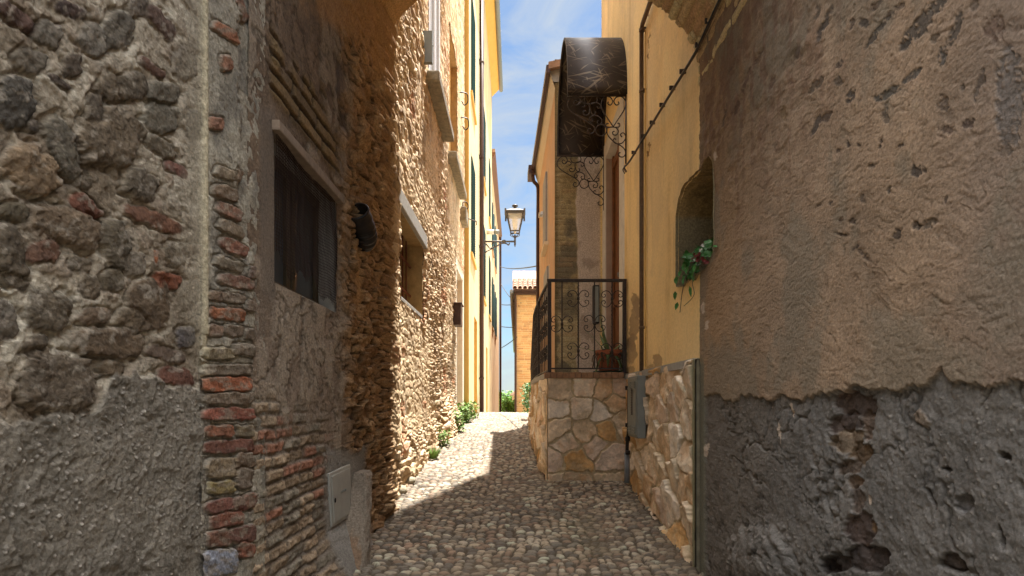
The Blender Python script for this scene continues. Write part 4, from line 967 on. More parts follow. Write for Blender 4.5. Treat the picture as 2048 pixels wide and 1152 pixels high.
pot_plant()

# ---- trailing plant in the niche
tp = thing('trailing_plant', (1.2, 3.5, .85), 'leafy trailing plant with red blooms spilling out of the wall niche', 'plant')
def leafquad(b, c, d, up, w, l):
    d = Vector(d).normalized(); s_ = d.cross(Vector(up)).normalized(); u = s_.cross(d)
    c = Vector(c)
    vs_ = [c, c + d * l * .3 + s_ * w * .9 - u * l * .02, c + d * l * .65 + s_ * w * .7, c + d * l, c + d * l * .65 - s_ * w * .7, c + d * l * .3 - s_ * w * .9 - u * l * .02, c + d * l * .45 - u * w * .35]
    b.add(vs_, [(0, 1, 6), (1, 2, 6), (2, 3, 6), (3, 4, 6), (4, 5, 6), (5, 0, 6)])
def trailing():
    r2 = random.Random(8); lf = MB(); stem = MB(); fl = MB(); fw = MB()
    def at(px, py, X): Y = F * X / (px - VX); return Vector((X, Y, (VY - py) * Y / F))
    # mound in the niche
    for k in range(120):
        t = r2.random(); px = 1432 - 62 * t + r2.uniform(-6, 6); py = 485 + 45 * t + r2.uniform(-14, 26)
        X = 1.12 + .15 * (1 - t) * r2.random()
        p_ = at(px, py, X)
        leafquad(lf, p_, (r2.uniform(-1, .2), r2.uniform(-.9, .9), r2.uniform(-.9, .35)), (r2.uniform(-.8, .2), -.6, .5), r2.uniform(.014, .024), r2.uniform(.04, .06))
    for path in ([(1395, 505), (1378, 540), (1366, 575), (1360, 625)], [(1400, 515), (1385, 560), (1388, 590), (1368, 612)], [(1390, 510), (1372, 550), (1362, 600)]):
        pts = smooth_path([at(x, y, 1.10 - .0003 * (y - 500)) for x, y in path], 5); stem.tube(pts, .0022, 4)
    for x, y, w_, l_ in ((1352, 560, .026, .05), (1368, 560, .02, .045), (1384, 552, .02, .05), (1350, 590, .022, .05), (1355, 612, .02, .045), (1379, 580, .015, .06), (1374, 540, .022, .05), (1360, 548, .02, .04), (1366, 535, .022, .045), (1390, 535, .02, .045)):
        leafquad(lf, at(x, y - 8, 1.09), (r2.uniform(-.25, .15), r2.uniform(-.3, .3), -1), (-1, -.5, r2.uniform(-.2, .3)), w_, l_ * 1.25)
    for x, y in ((1394, 510), (1383, 521), (1400, 518), (1410, 523)):
        fl = MB()
        for k in range(5): leafquad(fl, at(x + r2.uniform(-3, 3), y, 1.105), (r2.uniform(-1, 1), r2.uniform(-1, 1), r2.uniform(-.6, .6)), (-1, -1, .2), .013, .028)
        fl.build('red_flower', M['redflower'], tp)
    for x, y in ((1403, 491), (1402, 500), (1392, 520), (1370, 538)):
        fw = MB()
        for k in range(4): leafquad(fw, at(x + r2.uniform(-2, 2), y, 1.1), (r2.uniform(-1, 1), r2.uniform(-1, 1), r2.uniform(-.6, .6)), (-1, -1, .2), .007, .015)
        fw.build('pale_flower', M['whiteflower'], tp)
    lf.build('leaves', M['leaf'], tp); stem.build('stems', M['bark'], tp)
trailing()

# ---- conduits, cabinet and pipes on the yellow house
def P_at(px, py, X): Y = F * abs(X) / abs(px - VX); return Vector((X, Y, (VY - py) * Y / F))
o = thing('diagonal_cable', (1.12, 4.4, 2.2), 'clipped cable bundle running along the yellow wall and under the vault', 'cable')
pts = [P_at(1252, 343, 1.115), P_at(1249, 334, 1.115), P_at(1262, 318, 1.115), P_at(1320, 222, 1.12), P_at(1375, 132, 1.12), P_at(1396, 96, 1.115), P_at(1412, 62, 1.11), P_at(1440, 0, 1.11), P_at(1480, -80, 1.11)]
b = MB(); b.tube(smooth_path(pts, 8), .010, 8); b.build('cable_bundle', M['conduit'], o, smooth=True)
b = MB(); b.tube(smooth_path([p_ + Vector((-.012, .01, -.014)) for p_ in pts], 8), .006, 6); b.build('thin_wire', M['cable'], o, smooth=True)
for px, py in ((1268, 305), (1287, 272), (1305, 245), (1325, 210), (1345, 176), (1366, 143), (1398, 90), (1418, 42)):
    c = P_at(px, py, 1.13); b = MB(); b.box(c.x - .024, c.x + .02, c.y - .006, c.y + .006, c.z - .015, c.z + .016); b.build('clip', M['iron'], o, bevel=.003)
o = thing('wall_conduit', (1.13, 4.9, 1.8), 'upright brown metal conduit fixed to the yellow wall', 'pipe')
b = MB(); b.tube([P_at(1283, 742, 1.12), P_at(1283, 300, 1.12), P_at(1283, 58, 1.12), P_at(1285, 48, 1.12), P_at(1300, 5, 1.12), P_at(1318, -45, 1.12)], .019, 10); b.build('main_pipe', M['conduit'], o, smooth=True)
b = MB(); b.tube([P_at(1290.5, 735, 1.135), P_at(1290.5, 60, 1.135)], .005, 6); b.build('thin_line', M['yellowreturn'], o)
for py in (60, 182, 655):
    c = P_at(1284, py, 1.12); b = MB(); b.lathe(c - Vector((0, 0, .012)), [(.019, 0), (.027, .002), (.027, .022), (.019, .024)], 12); b.box(c.x, c.x + .03, c.y - .035, c.y - .02, c.z - .005, c.z + .006); b.build('clamp', M['conduit'], o)

o = thing('gas_cabinet', (1.07, 4.88, -.33), 'slim grey metal utility cabinet with louvres on the stone plinth', 'utility cabinet')
b = MB(); b.box(1.045, 1.12, 4.70, 5.08, -.33, .21); b.build('body', M['greymetal'], o, bevel=.006)
b = MB(); b.box(1.037, 1.0445, 4.72, 5.06, -.31, .19); d = b.build('door', M['greymetal'], o, bevel=.003)
for z in (-.29, .10):
    for y in (4.75, 4.93):
        b = MB()
        for q in (0, .025, .05): b.box(1.029, 1.0365, y, y + .1, z + q, z + q + .012)
        b.box(1.0362, 1.0368, y, y + .1, z, z + .062); b.build('louvre_panel', M['greymetal'], d)
b = MB(); b.box(1.0362, 1.0366, 4.855, 4.9, -.13, .11)
for i in range(16): b.box(1.030, 1.0363, 4.855, 4.9, -.13 + i * .015, -.124 + i * .015)
b.build('vent_grille', M['iron'], d)
o = thing('corner_drainpipe', (1.06, 5.2, -.6), 'black hose dropping into a grey pipe in the corner beside the landing', 'drainpipe')
b = MB(); b.tube([P_at(1254, 966, 1.06), P_at(1254, 905, 1.06)], .026, 12); b.build('grey_pipe', M['greypipe'], o, smooth=True)
b = MB(); b.tube(smooth_path([P_at(1254, 910, 1.06), P_at(1255, 880, 1.06), P_at(1258, 850, 1.055), P_at(1258, 782, 1.055), P_at(1261, 774, 1.06)], 5), .017, 10)
for py in (905, 878, 850, 776):
    b.tube([P_at(1255.5, py + 4, 1.058), P_at(1255.5, py - 4, 1.058)], .024, 10)
b.build('black_hose', M['blackplastic'], o, smooth=True)

# ================================================================== LEFT PASSAGE FITTINGS
o = thing('meter_cabinet', (-1.09, 3.45, -.76), 'pale painted metal meter cabinet with a keyhole set low in the brick wall', 'utility cabinet')
b = MB(); X = -1.096
b.add([(X, 3.25, -.435), (X, 3.66, -.425), (X, 3.70, -.775), (X, 3.30, -.765), (X - .05, 3.25, -.435), (X - .05, 3.66, -.425), (X - .05, 3.70, -.775), (X - .05, 3.30, -.765)],
      [(0, 3, 2, 1), (4, 5, 6, 7), (0, 1, 5, 4), (1, 2, 6, 5), (2, 3, 7, 6), (3, 0, 4, 7)]); b.build('frame', M['greenmetal'], o, bevel=.004)
b = MB(); X = -1.090
b.add([(X, 3.275, -.455), (X, 3.625, -.447), (X, 3.66, -.752), (X, 3.325, -.745), (X - .006, 3.275, -.455), (X - .006, 3.625, -.447), (X - .006, 3.66, -.752), (X - .006, 3.325, -.745)],
      [(0, 3, 2, 1), (4, 5, 6, 7), (0, 1, 5, 4), (1, 2, 6, 5), (2, 3, 7, 6), (3, 0, 4, 7)]); d = b.build('door', M['greenmetal'], o, bevel=.002)
b = MB(); b.lathe((0, 0, 0), [(0, .004), (.011, .004), (.011, 0)], 12); b.v = [(X + v[2] + .002, 3.325 + v[0], -.606 + v[1] * 1.3) for v in b.v]; b.build('keyhole', M['dark'], d)
b = MB()
for i in range(4): b.box(X + .0005, X + .003, 3.44 + i * .028, 3.462 + i * .028, -.585, -.57)
b.build('embossed_mark', M['greymetal'], d)

o = thing('vent_hose', (-1.12, 3.9, 1.1), 'black corrugated vent pipe elbow poking out of the rough wall', 'vent pipe')
pth = smooth_path([(-1.2, 4.02, 1.18), (-1.11, 3.98, 1.15), (-1.062, 3.90, 1.155), (-1.055, 3.82, 1.20), (-1.065, 3.70, 1.275)], 14)
rr = [.078 + .006 * math.sin(i * 1.05) if i < 42 else .08 + (.004 if i % 6 < 2 else 0) for i in range(len(pth))]
n = len(pth); path = pth + [pth[-1], pth[-1] - (pth[-1] - pth[-2]).normalized() * .002] + [p_ for p_ in reversed(pth[n // 2:])]
rr2 = rr + [.071, .068] + [.067] * (n - n // 2)
b = MB()
rings = MB(); rings.tube(pth, rr, 28, False)
inner = MB(); inner.tube(pth[n // 3:], .072, 28, False)
b = MB(); b.add(rings.v, rings.f); b.add(inner.v, [f[::-1] for f in inner.f])
ro = len(rings.v) - 28; io = len(rings.v) + len(inner.v) - 28
b.f += [(ro + k, ro + (k + 1) % 28, io + (k + 1) % 28, io + k) for k in range(28)]
b.build('hose', M['blackplastic'], o, smooth=True)

def stone_post():
    Z = np.arange(-1.3, -.50, .006); n = len(Z)
    # plan outline from the wall out and back (far corner rounded)
    pl = smooth_path([(-1.16, 3.79, 0), (-1.05, 3.79, 0), (-1.018, 3.80, 0), (-1.01, 3.86, 0), (-1.025, 3.94, 0), (-1.05, 3.97, 0), (-1.16, 3.97, 0)], 14)
    A = np.array([(p.x, p.y) for p in pl]); m = len(A)
    s_ = np.linspace(0, 1, m)
    ZZ, SS = np.meshgrid(Z, s_ * 1.0, indexing='ij')
    X = np.repeat(A[None, :, 0], n, 0); Y = np.repeat(A[None, :, 1], n, 0)
    k = 1 - .16 * ss(-.54, -.505, ZZ) ** 2
    nn = (fbm(SS * 14, ZZ * 14, 5, 161, .62) - .5) * .045
    Xc = -1.16 + (X + 1.16) * k + nn; f_ = np.clip((-.5 - ZZ) / .55, 0, 1.4); Xc = Xc + .085 * f_; Yc = Y - .40 * f_
    C = full(T((116, 102, 86), 2.2), ZZ.shape) * (.7 + .6 * fbm(SS * 20, ZZ * 9, 4, 162))[..., None]
    C = mixc(C, full(T((120, 86, 54), 2.2), ZZ.shape), ss(.55, .65, fbm(SS * 7, ZZ * 5, 4, 163)) * .6)
    P = np.stack([Xc, Yc, ZZ], -1)
    capP = P[-1:].copy(); capP[..., 0] = -1.16; P = np.concatenate([P, capP], 0); C = np.concatenate([C, C[-1:]], 0)
    o = sheet('guard_stone', P, M['relief'], None, C)
    tag(o, 'weathered stone guard post leaning against the foot of the left passage wall', 'guard stone')
stone_post()

# ================================================================== LEFT STONE HOUSE
sh_ = thing('stone_house', (XL, 8, -.6), 'tall house of rough sunlit rubble stone with a barred window and stone sills', 'house')
HOLES = [(5.29, 6.65, 1.01, 1.86), (7.05, 8.1, 4.12, 6.6), (9.3, 10.6, 4.2, 6.4), (10.62, 11.75, -.45, 2.55)]
def stone_house():
    Y = np.concatenate([[4.6], pixY(XL - .02, 768, 931, .75 / QL)]); Y = Y[(Y <= 12.16)]; Y = np.unique(Y)
    Z = np.concatenate([np.arange(-1.1, 3.3, .0085 / QL), np.arange(3.3, 9.9, .016 / QL)])
    ZZ, YY = np.meshgrid(Z, Y, indexing='ij')
    px = VX + F * (XL - .02) / YY; py = VY - F * ZZ / YY
    n1 = fbm(YY * 3, ZZ * 3, 5, 171); n2 = fbm(YY * 18, ZZ * 18, 4, 172)
    wy = (n1 - .5) * .35; wz = (fbm(YY * 4 + 9, ZZ * 4, 3, 173) - .5) * .12
    e, d, r0, r1, r2, ax, ay = voro((YY + wy) / .17, (ZZ + wz) / .082, 174, .85)
    e2, d2, q0, q1, q2, ax2, ay2 = voro((YY + wy) / .09, (ZZ + wz) / .05, 177, .9)
    st = ss(.02, .16, e); s2 = ss(.02, .2, e2)
    big = ss(.42, .5, fbm(YY * 1.7, ZZ * 2.2, 3, 175))
    st = st * big + s2 * (1 - big); rr0 = r0 * big + q0 * (1 - big); rr1 = r1 * big + q1 * (1 - big)
    tx = ax * big + ax2 * (1 - big) * .6; ty = ay * big + ay2 * (1 - big) * .6
    h = st * (.014 + .03 * rr0 + .045 * tx * (rr1 - .5) + .05 * ty * (r2 - .35)) + .03 * (n1 - .5) + .022 * (fbm(YY * 9 + n1 * 4, ZZ * 16, 5, 180, .62) - .5)
    tb = [(208, 184, 150), (196, 166, 128), (230, 208, 174), (176, 148, 114), (208, 184, 154)]
    C = np.zeros(YY.shape + (3,)); ci = (rr1 * len(tb)).astype(int)
    for k, c in enumerate(tb): C = mixc(C, full(lin(c, .98), YY.shape), (ci == k) * 1.)
    C = C * (.74 + .52 * n2)[..., None]
    C = mixc(full(lin((184, 162, 130), .9), YY.shape), C, st * .75 + .25)
    # broad coats of plaster
    pl = ss(.0, .12, fbm(YY * 1.1 + 3, ZZ * .8, 5, 176, .6) - .52) * .85
    low = ss(1.15, .75, ZZ + (n1 - .5) * .9) * ss(7.6, 6.8, YY + (n1 - .5) * 1.4) * ss(-.45, -.25, ZZ + (n1 - .5) * .3)
    far = ss(8.6, 9.4, YY + (n1 - .5) * 1.6) * ss(2.2, 3.0, ZZ + (n1 - .5)) 
    cov = np.clip(np.maximum(np.maximum(pl, low), far * .85), 0, 1)
    h = h * (1 - .72 * cov) + cov * .022 + .004 * n2 * cov
    C = mixc(C, full(lin((232, 206, 166), .95), YY.shape) * (.82 + .36 * n1)[..., None], cov * .8)
    C = C * (.70 + .6 * fbm(YY * 1.9 + 6, ZZ * 1.5, 5, 181, .6))[..., None]
    C = mixc(C, full(lin((120, 98, 74), .9), YY.shape), ss(.58, .68, fbm(YY * 3.3, ZZ * 2.1, 5, 182, .6)) * .45)
    # reddish bricks here and there
    e3, b0, b1, b2 = brick(YY, ZZ, .06, .24, 178)
    br = ss(.68, .74, fbm(YY * 1.5 + 20, ZZ * 2.5, 3, 179)) * ss(.004, .012, e3)
    C = mixc(C, full(lin((190, 120, 80), .85), YY.shape), br * .7)
    # end at the archway bulges out, its shade put into the colour; weathered foot
    bulge = .05 * ss(5.4, 5.0, YY) * ss(4.66, 4.95, YY) * ss(2.9, 2.2, ZZ) * (.7 + .6 * n1)
    foot = .07 * ss(-.1, -.75, ZZ - gh(YY) * 0 + (n1 - .5) * .4) * ss(5.0, 5.6, YY) * (1 - low * .5) + .12 * ss(.25, -.35, ZZ) * ss(7.6, 8.6, YY) * ss(10.4, 9.8, YY) * st
    h = h + bulge + foot
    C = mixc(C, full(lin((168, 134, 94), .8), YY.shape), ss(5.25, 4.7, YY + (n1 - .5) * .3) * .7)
    # smooth surround of the door
    ds = ((YY > 10.45) & (ZZ < 2.75)).astype(float); h = h * (1 - ds) + .02 * ds; C = mixc(C, full(lin((238, 226, 200), .85), YY.shape) * (.92 + .16 * n1)[..., None], ds)
    hole = np.zeros(YY.shape, bool)
    for (a, b_, c, d_) in HOLES: hole |= (YY > a) & (YY < b_) & (ZZ > c) & (ZZ < d_)
    sheet('rubble_face', np.stack([XL - .04 + h, YY, ZZ], -1), M['litrubble'], sh_, C, hole=hole, flip=True)
    b = MB(); b.box(-5, XL - .55, 4.65, 12.05, -1.5, 9.9); b.box(XL - .55, XL - .04, 4.65, 12.05, 9.6, 9.9); b.build('house_core', M['stucco2'], sh_)
    b = MB(); b.box(-5.2, XL + .03, 4.7, 12.1, 9.9, 10.05); b.build('roof', M['tile'], sh_)
stone_house()
def opening(parent, name, h_, depth, mt):
    y0, y1, z0, z1 = h_; x0 = XL - .02; x1 = XL - .02 - depth
    b = MB(); b.box(x1 - .03, x0, y0 - .06, y0 + .004, z0 - .06, z1 + .06); b.box(x1 - .03, x0, y1 - .004, y1 + .06, z0 - .06, z1 + .06)
    b.box(x1 - .03, x0 - .002, y0, y1, z0 - .06, z0 + .003); b.box(x1 - .03, x0 - .002, y0, y1, z1 - .003, z1 + .06)
    return b.build(name, mt, parent)
M['revealp'] = mat('reveal_plaster', tuple(lin((176, 146, 100), .85)), var=.25, vscale=12, bump=.006, bscale=30)
w1 = opening(sh_, 'barred_window', HOLES[0], .30, M['revealp'])
MB().box(XL - .4, XL - .35, 5.2, 6.7, .95, 1.9).build('dark_room', M['dark'], w1)
b = MB()
for y in (5.5, 5.68, 5.86, 6.04, 6.22, 6.42): b.tube([(XL - .17, y, 1.0), (XL - .17, y, 1.87)], .009, 6)
b.build('vertical_bars', M['rust'], w1)
b = MB()
for z in (1.25, 1.6): b.tube([(XL - .165, 5.25, z), (XL - .165, 6.68, z)], .014, 6)
b.build('cross_bars', M['rust'], w1)
b = MB(); b.box(XL - .1, XL + .018, 5.12, 6.8, 1.862, 2.02); b.build('lintel', M['concrete'], w1, bevel=.01)
b = MB(); b.box(XL - .3, XL - .005, 5.29, 6.65, .97, 1.012); b.build('sill', M['concrete'], w1, bevel=.006)
w2 = opening(sh_, 'window', HOLES[1], .12, mat('brick_reveal', tuple(lin((196, 140, 90), .8)), var=.3, vscale=10))
b = MB(); y0, y1, z0, z1 = HOLES[1]; xf = XL - .012
b.box(xf - .04, xf + .01, y0 + .01, y0 + .1, z0 + .01, z1); b.box(xf - .04, xf + .01, y1 - .1, y1 - .01, z0 + .01, z1); b.box(xf - .04, xf + .012, (y0 + y1) / 2 - .05, (y0 + y1) / 2 + .05, z0 + .01, z1); b.box(xf - .038, xf + .008, y0, y1, z0 + .01, z0 + .14)
b.build('frame', M['white'], w2, bevel=.004)
b = MB(); b.box(xf - .03, xf - .02, y0, y1, z0, z1); b.build('pane', mat('sky_tinted_glass', (.6, .66, .72), rough=.1, spec=.8, var=0), w2)  # pale sky reflection put into the pane colour
b = MB(); b.box(XL - .1, XL + .16, 6.85, 8.5, 3.98, 4.115); b.build('sill', M['stone'], w2, bevel=.02)
b = MB(); b.box(XL - .06, XL + .09, 6.7, 6.76, 4.12, 4.5); b.tube([(XL - .02, 6.75, 4.35), (XL + .10, 6.75, 4.35)], .012, 6); b.build('hinge_post', M['greymetal'], w2)
w3 = opening(sh_, 'blind_window', HOLES[2], .14, M['revealp'])
MB().box(XL - .18, XL - .14, 9.2, 10.7, 4.1, 6.5).build('infill', mat('ochre_infill', tuple(lin((214, 176, 112), .85)), var=.15), w3)
b = MB(); b.box(XL - .1, XL + .14, 9.1, 11.0, 4.0, 4.13); b.build('sill', M['stone'], w3, bevel=.02)
w4 = opening(sh_, 'doorway', HOLES[3], .16, M['trim'])
MB().box(XL - .2, XL - .17, 10.5, 11.8, -.5, 2.6).build('door_leaf', mat('bleached_door', tuple(lin((206, 176, 132), .85)), var=.2), w4)
b = MB(); b.box(XL - .2, XL + .06, 10.6, 11.8, -.42, -.36); b.build('threshold', M['stone'], w4)
# projecting stone with iron, wall hooks, letter box
o = thing('stone_corbel', (XL, 11.3, 3.75), 'small projecting stone block with an iron ring near the yellow corner', 'corbel')
MB().box(XL - .05, XL + .12, 11.1, 11.6, 3.62, 3.92).build('block', M['stone'], o, bevel=.03)
b = MB(); b.tube(smooth_path([(XL + .04, 11.2, 3.92), (XL + .04, 11.2, 4.02), (XL + .1, 11.25, 4.05), (XL + .14, 11.3, 3.98), (XL + .1, 11.35, 3.92)], 5), .012, 6); b.tube([(XL + .1, 11.5, 3.8), (XL + .28, 11.7, 3.8), (XL + .28, 11.7, 3.72)], .012, 6); b.build('iron_ring', M['iron'], o)
for k, (yy, zz, lb) in enumerate(((11.0, 6.15, 'upper wrought iron hook high on the stone wall'), (11.2, 5.75, 'lower wrought iron hook high on the stone wall'))):
    b = MB(); b.tube(smooth_path([(XL - .03, yy, zz), (XL + .06, yy, zz), (XL + .14, yy + .03, zz - .02), (XL + .15, yy + .05, zz - .16), (XL + .08, yy + .06, zz - .22), (XL + .03, yy + .06, zz - .14)], 5), .012, 6)
    tag(b.build('wall_hook', M['iron'], None, smooth=True), lb, 'hook', 'iron hooks on the stone wall')
o = thing('letter_box', (XL, 10.1, 1.4), 'brown metal box fixed beside the white doorway', 'letter box')
MB().box(XL - .02, XL + .12, 9.95, 10.3, 1.36, 1.74).build('body', M['brownpipe'], o, bevel=.008)
MB().box(XL - .02, XL + .14, 9.93, 10.32, 1.741, 1.765).build('lid', M['brownpipe'], o, bevel=.004)

# ================================================================== LEFT YELLOW HOUSE AND BEYOND
XY = -1.02
lh = thing('ochre_house', (XY, 16, -.5), 'tall pale yellow house with teal shutters, brown downpipe and deep eaves', 'house')
def wall_with_holes(name, X, y0, y1, z0, z1, holes, mt, parent, nx=1):
    ys_ = sorted(set([y0, y1] + [v for h in holes for v in h[:2]])); zs_ = sorted(set([z0, z1] + [v for h in holes for v in h[2:]]))
    b = MB(); idx = {}
    for a in range(len(ys_) - 1):
        for c in range(len(zs_) - 1):
            ym = (ys_[a] + ys_[a + 1]) / 2; zm = (zs_[c] + zs_[c + 1]) / 2
            if any(h[0] < ym < h[1] and h[2] < zm < h[3] for h in holes): continue
            q = [(X, ys_[a], zs_[c]), (X, ys_[a + 1], zs_[c]), (X, ys_[a + 1], zs_[c + 1]), (X, ys_[a], zs_[c + 1])]
            b.add(q, [(0, 1, 2, 3)])
    return b.build(name, mt, parent)
LW = [(12.75, 13.9, 3.4, 5.75), (12.75, 13.9, 7.1, 9.5), (17.6, 18.8, 3.3, 5.7), (17.6, 18.8, 7.1, 9.5), (21.4, 22.6, 3.3, 5.7), (21.4, 22.6, 7.1, 9.5)]
LD = [(13.7, 14.8, -1, 2.1), (19.4, 20.4, -2, 1.9)]
wall_with_holes('wall', XY, 12.17, 24.2, -2.5, 13.8, LW + LD, M['ochreplaster'], lh)
b = MB(); b.add([(XY, 12.17, -2), (XY, 12.17, 13.8), (-5, 12.17, 13.8), (-5, 12.17, -2)], [(0, 1, 2, 3)]); b.build('end_wall', M['yellowreturn'], lh)
b = MB(); b.add([(XY, 24.2, -3), (XY, 24.2, 13.8), (-5, 24.2, 13.8), (-5, 24.2, -3)], [(3, 2, 1, 0)]); b.build('far_wall', M['ochreplaster'], lh)
for (y0, y1, z0, z1) in LW:
    b = MB(); b.box(XY - .2, XY - .001, y0 - .02, y0 + .001, z0, z1); b.box(XY - .2, XY - .001, y1 - .001, y1 + .02, z0, z1); b.box(XY - .2, XY - .001, y0, y1, z1 - .001, z1 + .02); b.box(XY - .2, XY + .05, y0 - .15, y1 + .15, z0 - .08, z0 + .001)
    wn = b.build('window', M['yellowreturn'], lh)
    MB().box(XY - .2, XY - .16, y0, y1, z0, z1).build('pane', M['glass'], wn)
    # leaves half closed over the opening
    s_ = MB(); s_.box(XY - .03, XY + .0, y0 + .01, y1 - .01, z0 + .02, z1 - .02)
    z = z0 + .1
    while z < z1 - .06: s_.bar((XY + .012, y0 + .04, z), (XY + .012, y1 - .04, z), .03, .008, (.5, 0, 1)); z += .06
    s_.build('shutter_leaf', M['shutter'], wn)
for (y0, y1, z0, z1) in LD:
    b = MB(); b.box(XY - .25, XY - .001, y1 - .001, y1 + .02, z0, z1); b.box(XY - .25, XY - .001, y0 - .02, y0 + .001, z0, z1); b.box(XY - .25, XY - .001, y0, y1, z1 - .001, z1 + .02); b.box(XY - .3, XY - .22, y0 - .02, y1 + .02, z0, z1)
    b.build('doorway', M['yellowreturn'], lh)
ev = MB(); ev.add([(XY, 12.1, 13.45), (XY + .32, 12.1, 13.78), (XY + .32, 24.4, 13.78), (XY, 24.4, 13.45), (XY, 12.1, 13.83), (XY, 24.4, 13.83), (XY + .32, 12.1, 13.83), (XY + .32, 24.4, 13.83)], [(0, 3, 2, 1), (4, 6, 7, 5), (3, 5, 7, 2), (0, 1, 6, 4), (1, 2, 7, 6)]); ev.build('eaves', M['yellowreturn'], lh)
g = MB(); g.tube([(XY + .40, 12.0, 13.8), (XY + .40, 24.5, 13.8)], .09, 10)
for y in np.arange(12.5, 24.5, .9): g.tube([(XY + .32, y, 13.86), (XY + .5, y, 13.83)], .015, 5)
g.build('gutter', M['greypipe'], lh, smooth=True)
b = MB(); b.box(-5, XY + .35, 12.1, 24.4, 13.84, 14.0); b.build('roof', M['tile'], lh)
dp = MB(); yd = F * .95 / 66.5
dp.tube([(XY + .07, yd, -1.0), (XY + .07, yd, 13.75)], .062, 10)
dp.build('downpipe', M['brownpipe'], lh, smooth=True)
b = MB()
for z in (.6, 4.35, 6.9, 9.6, 12.0): b.tube([(XY + .07, yd, z), (XY + .07, yd, z + .05)], .075, 10); b.bar((XY - .02, yd - .3, z), (XY + .07, yd, z), .025, .025)
b.build('pipe_clamps', M['brownpipe'], lh)

# second, lower house further down on the left
X2 = -1.06
h2 = thing('peach_house', (X2, 30, -3), 'lower peach coloured house farther down the lane with wooden eaves', 'house')
HW = [(25.6, 26.6, 3.4, 5.6), (29, 30, 3.4, 5.6), (25.6, 26.6, 7, 9), (29, 30, 7, 9)]
wall_with_holes('wall', X2, 24.25, 36.5, -6, 10.8, HW, M['peachplaster'], h2)
b = MB(); b.add([(X2, 36.5, -6), (X2, 36.5, 10.8), (-6, 36.5, 10.8), (-6, 36.5, -6)], [(3, 2, 1, 0)]); b.build('end_wall', M['peachplaster'], h2)
for (y0, y1, z0, z1) in HW:
    b = MB(); b.box(X2 - .2, X2 - .001, y1 - .001, y1 + .02, z0, z1); b.box(X2 - .2, X2 + .05, y0 - .1, y1 + .1, z0 - .1, z0 + .001); b.box(X2 - .2, X2 - .15, y0, y1, z0, z1)
    wn = b.build('window', M['peachplaster'], h2)
    for (a, c) in ((y0 - .55, y0 - .02), (y1 + .02, y1 + .55)):
        s_ = MB(); s_.box(X2 + .02, X2 + .06, a, c, z0, z1); s_.build('shutter', M['shutter'], wn)
b = MB(); b.add([(X2, 24.3, 10.6), (X2 + .16, 24.3, 10.85), (X2 + .16, 36.7, 10.85), (X2, 36.7, 10.6), (X2, 24.3, 10.95), (X2 + .2, 24.3, 10.95), (X2 + .2, 36.7, 10.95), (X2, 36.7, 10.95)], [(0, 3, 2, 1), (4, 5, 6, 7), (0, 1, 5, 4), (2, 3, 7, 6), (1, 2, 6, 5)]); b.build('eaves', M['wood'], h2)
b = MB(); b.box(-6, X2 + .18, 24.3, 36.7, 10.96, 11.1); b.build('roof', M['tile'], h2)
b = MB(); b.tube([(X2 + .1, 36.2, -4), (X2 + .1, 36.2, 10.7)], .07, 8); b.build('downpipe', M['brownpipe'], h2)
# small flood lamp/flue and loose cable on that wall
o = thing('wall_flue', (XY + .1, 19.8, 6.2), 'short white flue pipe sticking out of the pale yellow wall', 'flue')
yy = 19.8; b = MB(); b.tube([(XY - .02, yy, 6.05), (XY + .26, yy, 6.05)], .09, 12); b.build('pipe', M['trim'], o, smooth=True)
b = MB(); b.tube([(XY + .262, yy, 6.05), (XY + .46, yy, 6.05)], .08, 12); b.build('cap', M['greymetal'], o, smooth=True)

